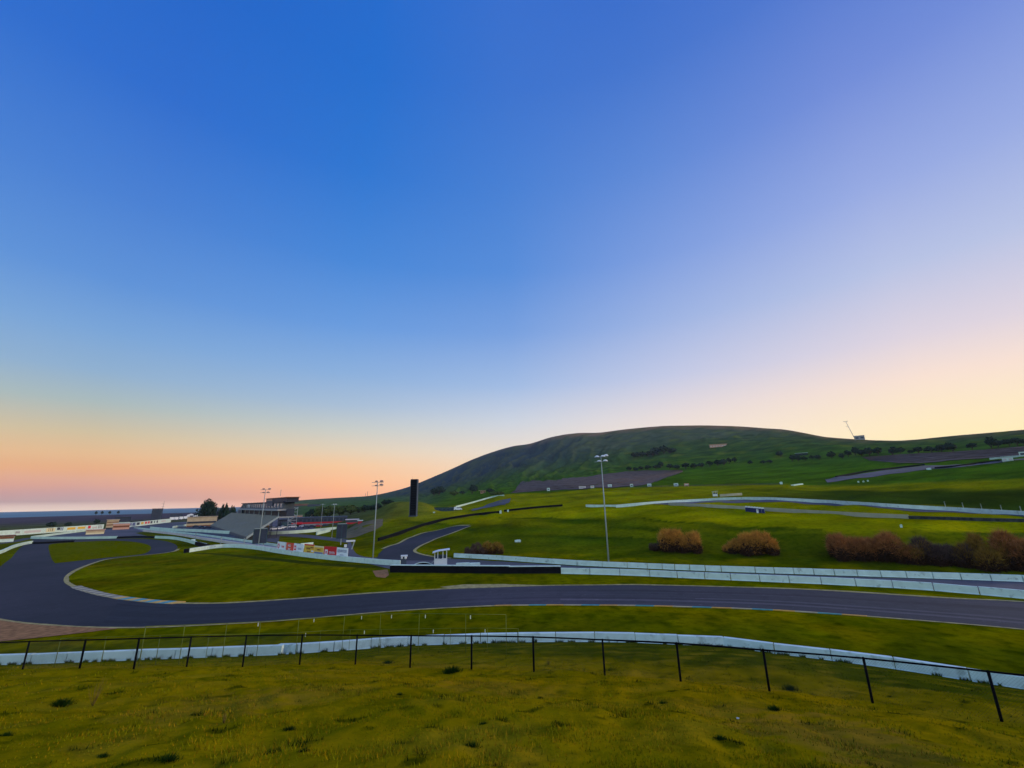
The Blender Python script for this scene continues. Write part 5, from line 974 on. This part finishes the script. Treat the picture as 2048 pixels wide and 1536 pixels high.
for i, (x, yt, yb, w) in enumerate(((878, 975.5, 990, 26), (868, 981, 991, 14), (926, 983, 989, 12), (944, 972.5, 988, 18), (979, 978.5, 986, 16), (1000, 983, 990, 14), (990, 984, 992, 18), (908, 982, 992, 16))): tree_at(x, yb, yt, w, protos[1 if i < 5 else 2], ['broad dark tree at the foot of the big hill right of the pylon', 'small dark tree touching the broad one right of the pylon', 'small dark shrub left of the hillside house tree', 'dark tree beside the salmon hillside house', 'dark shrub right of the salmon hillside house', 'mid green shrub by the top of the thin white hillside wall', 'mid green shrub under the hillside house', 'mid green shrub between the broad dark tree and the house tree'][i], 'hillside_tree')
for i, (x, yt, yb, w) in enumerate(((1268, 907, 915, 12), (1276, 906, 914, 12), (1285, 905.5, 914, 14), (1296, 904, 913, 16), (1306, 903, 912, 16), (1316, 896.5, 909, 20), (1328, 895, 908, 20), (1340, 897.5, 907, 18))): tree_at(x, yb, yt, w, protos[1 if i % 2 else 0], f'dark tree in the dense grove on the big hill, {ORD[i]} from the left', 'grove_tree', group='dark grove on the big hill')
HT = [(1258, 935, 942, 10), (1270, 936, 943, 10), (1282, 934, 941, 12), (1296, 932, 940, 12), (1312, 931, 938, 14), (1322, 925, 936, 12), (1340, 930, 938, 14), (1356, 931, 939, 14), (1372, 928, 938, 18), (1388, 929, 937, 14), (1404, 927, 935, 14), (1420, 924, 933, 14), (1436, 922, 932, 14), (1448, 920, 931, 14), (1459, 918, 928, 10), (1470, 917, 926, 8), (1500, 922, 929, 8), (1527, 922, 928, 10), (1540, 921, 927, 10), (1562, 904, 914, 13)]
for i, (x, yt, yb, w) in enumerate(HT): tree_at(x, yb, yt, w, protos[(0, 1, 3)[i % 3]], f'dark tree along the hillside hedge right of the tall mast, {ORD[i]} from the left', 'hedge_tree', group='hillside hedge trees')
RT = [(1585, 912, 923, 12), (1597, 913, 923, 11), (1611, 914, 921.5, 10), (1624, 912, 919.5, 8), (1639, 911, 919.5, 12), (1664, 906, 917, 15), (1686, 908, 918, 10), (1697, 903, 914, 14), (1711, 897, 911, 13), (1724, 902, 912, 16), (1739, 898, 912, 18), (1757, 898, 911, 18), (1786, 896.5, 911, 15), (1802, 897.5, 907, 14), (1820, 901, 908, 12), (1838, 896, 907, 18), (1864, 895, 906, 17), (1883, 893, 905, 18), (1907, 888, 904, 20), (1945, 888.5, 899, 18), (1984, 878, 897, 18), (1997, 884, 895, 15), (2020, 880, 892, 18), (2035, 878, 892, 20), (2050, 880, 890, 18)]
for i, (x, yt, yb, w) in enumerate(RT): tree_at(x, yb, yt, w, protos[(1, 0, 1, 3)[i % 4]], f'dark round tree in the row above the right terraces, {ORD[i]} from the left', 'ridge_tree', group='tree row above the right terraces')
for i, x in enumerate((194, 206, 221, 238)):
    b = gr(x, 1018, 1350); t = copy_tree(protos[3]); t.location = (b[0], b[1], 0); t.scale = (6, 6, 10); tag(t, f'tiny far tree on the bay shore, {ORD[i]} from the left', 'tree', 'far trees on the bay shore'); t.name = 'shore_tree'
for p in protos+[big]:
    for ch in list(p.children): bpy.data.objects.remove(ch)
    bpy.data.objects.remove(p)

def bush(x0, x1, yt, yb, m, label, n=3200, seed=0):
    """leafless thicket: stems fanning from the base, fine twigs filling a lumpy dome"""
    xm = (x0+x1)/2; b = gp(xm, yb); k = ppm(b); w = .86*(x1-x0)/k; h = .9*height_to(b, yt); g = np.random.default_rng(seed); t = thing('shrub', label, 'bush', b, -az_of(b))
    st = MB(); tw = MB(); dp = min(w, h*1.5)*.5; nl = max(4, int(w/h*3.4)); lobes = []
    for i in range(nl):
        x = (-.5+(i+g.uniform(.2, .8))/nl)*w*.84; e = math.sqrt(max(.12, 1-(2*x/w)**2)); zc = h*g.uniform(.12, .66)*e; lobes.append((np.array([x, g.uniform(-.5, .5)*dp, zc]), np.array([w/nl*g.uniform(.6, 1.2), dp*.8, min(h*.98-zc, zc+.2*h)*g.uniform(.65, 1.1)])))
    for c_, r in lobes:
        for q in range(3): st.tube([(c_[0]*.8+g.normal()*.3, c_[1]*.6, -.15), tuple(c_*.55+g.normal(size=3)*.15), tuple(c_+g.normal(size=3)*r*.3)], .06, 4, .02)
    for i in range(int(n*.62)):
        c_, r = lobes[g.integers(nl)]; d = g.normal(size=3); d[2] = d[2]*.9+.25; d /= np.linalg.norm(d); p = c_+d*r*g.uniform(.5, 1.0)**.7
        if p[2] < .05*h: continue
        u = d*.8+np.array([0, 0, .55])+g.normal(size=3)*.4; u /= np.linalg.norm(u); L_ = h*g.uniform(.07, .2); sd_ = np.cross(u, g.normal(size=3)); sd_ /= np.linalg.norm(sd_); th = .035*g.uniform(.6, 1.6); p2 = p+u*L_; pm = p+(p2-p)*.55+g.normal(size=3)*.1*L_
        tw.add([p-sd_*th, p+sd_*th, pm+sd_*th*.8, pm-sd_*th*.8, p2], [(0, 1, 2, 3), (3, 2, 4)])
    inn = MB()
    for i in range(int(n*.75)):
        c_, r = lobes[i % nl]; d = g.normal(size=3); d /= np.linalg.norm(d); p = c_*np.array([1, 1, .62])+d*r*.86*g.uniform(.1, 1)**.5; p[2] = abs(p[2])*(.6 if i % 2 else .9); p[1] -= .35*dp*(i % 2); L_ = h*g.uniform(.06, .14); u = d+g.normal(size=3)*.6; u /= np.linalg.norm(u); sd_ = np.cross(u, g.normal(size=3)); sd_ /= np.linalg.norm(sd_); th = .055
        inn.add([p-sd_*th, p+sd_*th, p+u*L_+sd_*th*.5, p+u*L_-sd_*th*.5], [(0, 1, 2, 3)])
    for i in range(n//7):
        c_, r = lobes[g.integers(nl)]; d = np.array([g.normal()*.55, g.normal()*.5, abs(g.normal())*.8+.35]); d /= np.linalg.norm(d); p = c_+d*r*.9; L_ = h*g.uniform(.1, .3); sd_ = np.cross(d, g.normal(size=3)); sd_ /= np.linalg.norm(sd_)
        tw.add([p-sd_*.03, p+sd_*.03, p+d*L_], [(0, 1, 2)])
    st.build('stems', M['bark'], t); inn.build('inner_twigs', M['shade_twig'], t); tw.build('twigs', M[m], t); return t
bush(1318, 1408, 1050, 1101, 'twig_o', 'round orange brown leafless bush, left of the pair on the bank', 8840, 1)
bush(1296, 1335, 1076, 1100, 'twig_d', 'low dim brown bush beside the left orange bush', 2040, 2)
bush(1448, 1490, 1074, 1105, 'twig_o', 'small low orange bush leaning left of the taller orange one', 3060, 3)
bush(1470, 1562, 1060, 1108, 'twig_o', 'orange brown leafless bush, right of the pair on the bank', 7820, 4)
bush(1656, 1775, 1057, 1117, 'twig_r', 'wide reddish brown thicket at the left end of the right hand mass', 12240, 5)
bush(1740, 1858, 1060, 1120, 'twig_r', 'reddish brown thicket in the middle left of the right hand mass', 10880, 6)
bush(1800, 1880, 1078, 1126, 'twig_y', 'olive brown low shrub in front of the red thickets', 5100, 7)
bush(1840, 1970, 1072, 1128, 'twig_d', 'dark purple brown thicket in the middle of the right hand mass', 11560, 8)
bush(1925, 2040, 1062, 1134, 'twig_y', 'olive brown thicket right of the dark purple one', 10880, 9)
bush(1990, 2120, 1060, 1140, 'twig_r', 'red brown thicket cut by the right edge of the view', 10880, 10)
bush(925, 978, 1082, 1112, 'twig_d', 'dark brown bush above the white wall right of the flag booth', 4420, 11)
bush(960, 1010, 1080, 1108, 'twig_y', 'olive bush fading right of the dark brown bush', 3060, 12)

# near grass blades: a uncountable turf
def blades():
    N = 150000; a = rng.uniform(-57, 57, N); r = np.exp(rng.uniform(math.log(4.2), math.log(46), N)); x = r*np.sin(np.radians(a)); y = r*np.cos(np.radians(a))
    dens = .5+.5*wob(x, y, 1.6, 21)+.35*wob(x, y, .5, 22); k = rng.random(N) < np.clip(dens, .12, 1); x, y, r, a = x[k], y[k], r[k], a[k]
    BP = resample(np.array([gp(px, py) for px, py, _ in BAR[:-1]]), n=9000); jit = np.abs(wob(BP[:, 0], BP[:, 1], 1.5, 26)) > .55; BP = BP[jit]; q = rng.uniform(.25, .6, len(BP)); rb = np.hypot(BP[:, 0], BP[:, 1])
    xb, yb_ = BP[:, 0]*(1-q/rb), BP[:, 1]*(1-q/rb); nb = len(xb); x = np.r_[x, xb]; y = np.r_[y, yb_]; r = np.hypot(x, y); a = np.degrees(np.arctan2(x, y)); N = len(x)
    z = np.array([tz(p, q) for p, q in zip(x, y)]); h = rng.uniform(.02, .06, N)*(1+.5*np.clip(wob(x, y, 2.5, 23), -1, 1)); h[-nb:] = rng.uniform(.08, .3, nb); w = .0035+.00055*r; th = rng.uniform(0, 6.28, N); ln = rng.uniform(.2, .9, N)*h; la = rng.uniform(0, 6.28, N)
    cl = np.clip((wob(x, y, 1.3, 24)+.7*wob(x, y, .6, 25)-1.15)*2, 0, 1); h = h*(1+.5*cl)
    V = np.empty((N, 3, 3)); dx, dy = np.cos(th)*w, np.sin(th)*w
    V[:, 0] = np.stack([x-dx, y-dy, z-.01], 1); V[:, 1] = np.stack([x+dx, y+dy, z-.01], 1); V[:, 2] = np.stack([x+np.cos(la)*ln, y+np.sin(la)*ln, z+h], 1)
    me = bpy.data.meshes.new('grass'); me.vertices.add(N*3); me.vertices.foreach_set('co', V.ravel()); me.loops.add(N*3); me.loops.foreach_set('vertex_index', np.arange(N*3, dtype=np.int32)); me.polygons.add(N); me.polygons.foreach_set('loop_start', (np.arange(N)*3).astype(np.int32)); me.update(calc_edges=True)
    ia = np.clip(((a+75)/dAZ).astype(int), 0, NA-1); ir = np.clip(((np.log(r)-LR0)/dLR).astype(int), 0, NR-1); base = GC[ia, ir]*rng.uniform(.7, 1.35, (N, 1))*np.where(rng.random((N, 1)) < .3, np.array([[1.25, 1.0, 1.3]]), np.array([[.8, 1.0, .7]]))
    base = base*(1-cl[:, None])+base*np.array([[.22, .36, .5]])*cl[:, None]; ca = np.ones((N, 3, 4), np.float32); ca[..., :3] = base[:, None, :]; at = me.color_attributes.new('Col', 'FLOAT_COLOR', 'POINT'); at.data.foreach_set('color', ca.ravel())
    m = bpy.data.materials.new('grass blades'); m.use_nodes = True; b_ = m.node_tree.nodes['Principled BSDF']; b_.inputs['Roughness'].default_value = 1; b_.inputs['Specular IOR Level'].default_value = .05; an = m.node_tree.nodes.new('ShaderNodeAttribute'); an.attribute_name = 'Col'; m.node_tree.links.new(an.outputs['Color'], b_.inputs['Base Color'])
    me.materials.append(m); o = bpy.data.objects.new('grass', me); COL.objects.link(o); tag(o, 'short olive grass covering the near slope', 'grass', kind='stuff')
blades()
TU = [(335, 1522, 58, 'largest dark grass tuft at the bottom left of the near slope'), (205, 1514, 36, 'dark grass tuft left of the largest tuft near the bottom edge'), (548, 1506, 42, 'left one of two neighbouring dark tufts right of the largest tuft'), (607, 1503, 36, 'right one of two neighbouring dark tufts right of the largest tuft'), (943, 1493, 46, 'broad dark tuft with dry stems near the bottom centre'), (577, 1460, 36, 'dark tuft alone above the pair of neighbouring tufts'), (120, 1411, 54, 'flat wide dark tuft left of the dry weed'), (968, 1448, 26, 'small dark tuft above the broad bottom centre tuft'), (1081, 1397, 20, 'small dark tuft right of centre on the near slope'), (799, 1390, 22, 'small dark tuft left of centre on the near slope'), (1440, 1479, 38, 'dark tuft below the white scrap of paper'), (1327, 1407, 26, 'dark tuft left of the white scrap of paper'), (1549, 1420, 36, 'low dark tuft right of the white scrap of paper'), (392, 1431, 34, 'low tuft in the worn earth at left'), (905, 1345, 50, 'wide flat dark tuft at the foot of the fence in the centre'), (775, 1328, 30, 'dark tuft just beyond the fence left of centre'), (10, 1472, 36, 'dark tuft cut by the left edge'), (1580, 1380, 40, 'dark tuft at the foot of the fence right of centre')]
for i, (x, y, w, lb) in enumerate(TU):
    b = gp(x, y); k = ppm(b); w = .8*w/k; g = np.random.default_rng(100+i); mb = MB()
    for j in range(420):
        q = min(.6, abs(g.normal()*.26)); a = g.uniform(0, 6.28); p = np.array([math.cos(a)*q*w, math.sin(a)*q*w*.8, -.02]); hh = w*g.uniform(.16, .4)*max(.3, 1-q); e = p+np.array([math.cos(a)*hh*g.uniform(.2, .9), math.sin(a)*hh*g.uniform(.2, .9), hh]); s = g.uniform(0, 3.14); d = np.array([math.cos(s), math.sin(s), 0])*w*.016
        mb.add([p-d, p+d, e], [(0, 1, 2)])
    o = mb.build('grass_tuft', M['tuft']); o.location = tuple(b); tag(o, lb, 'grass tuft', 'dark tufts on the near slope')
for x, y, w, h, lb in ((185, 1412, 44, 48, 'dry spindly weed behind the flat wide tuft at left'), (1097, 1330, 14, 14, 'small dry weed beyond the fence near the centre'), (1390, 1283, 16, 10, 'dry weed growing against the white barrier right of centre'), (448, 1446, 12, 20, 'thin dry stalk in the worn earth at left')):
    b = gp(x, y); k = ppm(b); mb = MB(); g = np.random.default_rng(int(x))
    for j in range(26):
        a = g.uniform(0, 6.28); e = np.array([math.cos(a)*g.uniform(.1, .5)*w/k, math.sin(a)*.3*w/k, g.uniform(.35, 1)*h/k]); mb.tube([(0, 0, -.02), tuple(e*.5+g.normal(size=3)*.01), tuple(e)], .004, 3, .002)
    o = mb.build('dry_weed', M['dryplant']); o.location = tuple(b); tag(o, lb, 'weed')

# ---------------------------------------------------------------- dusk air between here and the hills
hb = MB().box((0, 0, (HAZE_TOP-8)/2), (2*HAZE_R, 2*HAZE_R, HAZE_TOP+8)); hz = hb.build('haze', M['leaf']); tag(hz, kind='stuff')
hm_ = bpy.data.materials.new('dusk haze'); hm_.use_nodes = True; hn = hm_.node_tree; hn.nodes.clear()
pv = hn.nodes.new('ShaderNodeVolumePrincipled'); pv.inputs['Color'].default_value = (.75, .86, 1.0, 1); pv.inputs['Density'].default_value = HAZE; pv.inputs['Anisotropy'].default_value = 0.0
ho = hn.nodes.new('ShaderNodeOutputMaterial'); hn.links.new(pv.outputs[0], ho.inputs['Volume']); hz.data.materials.clear(); hz.data.materials.append(hm_)
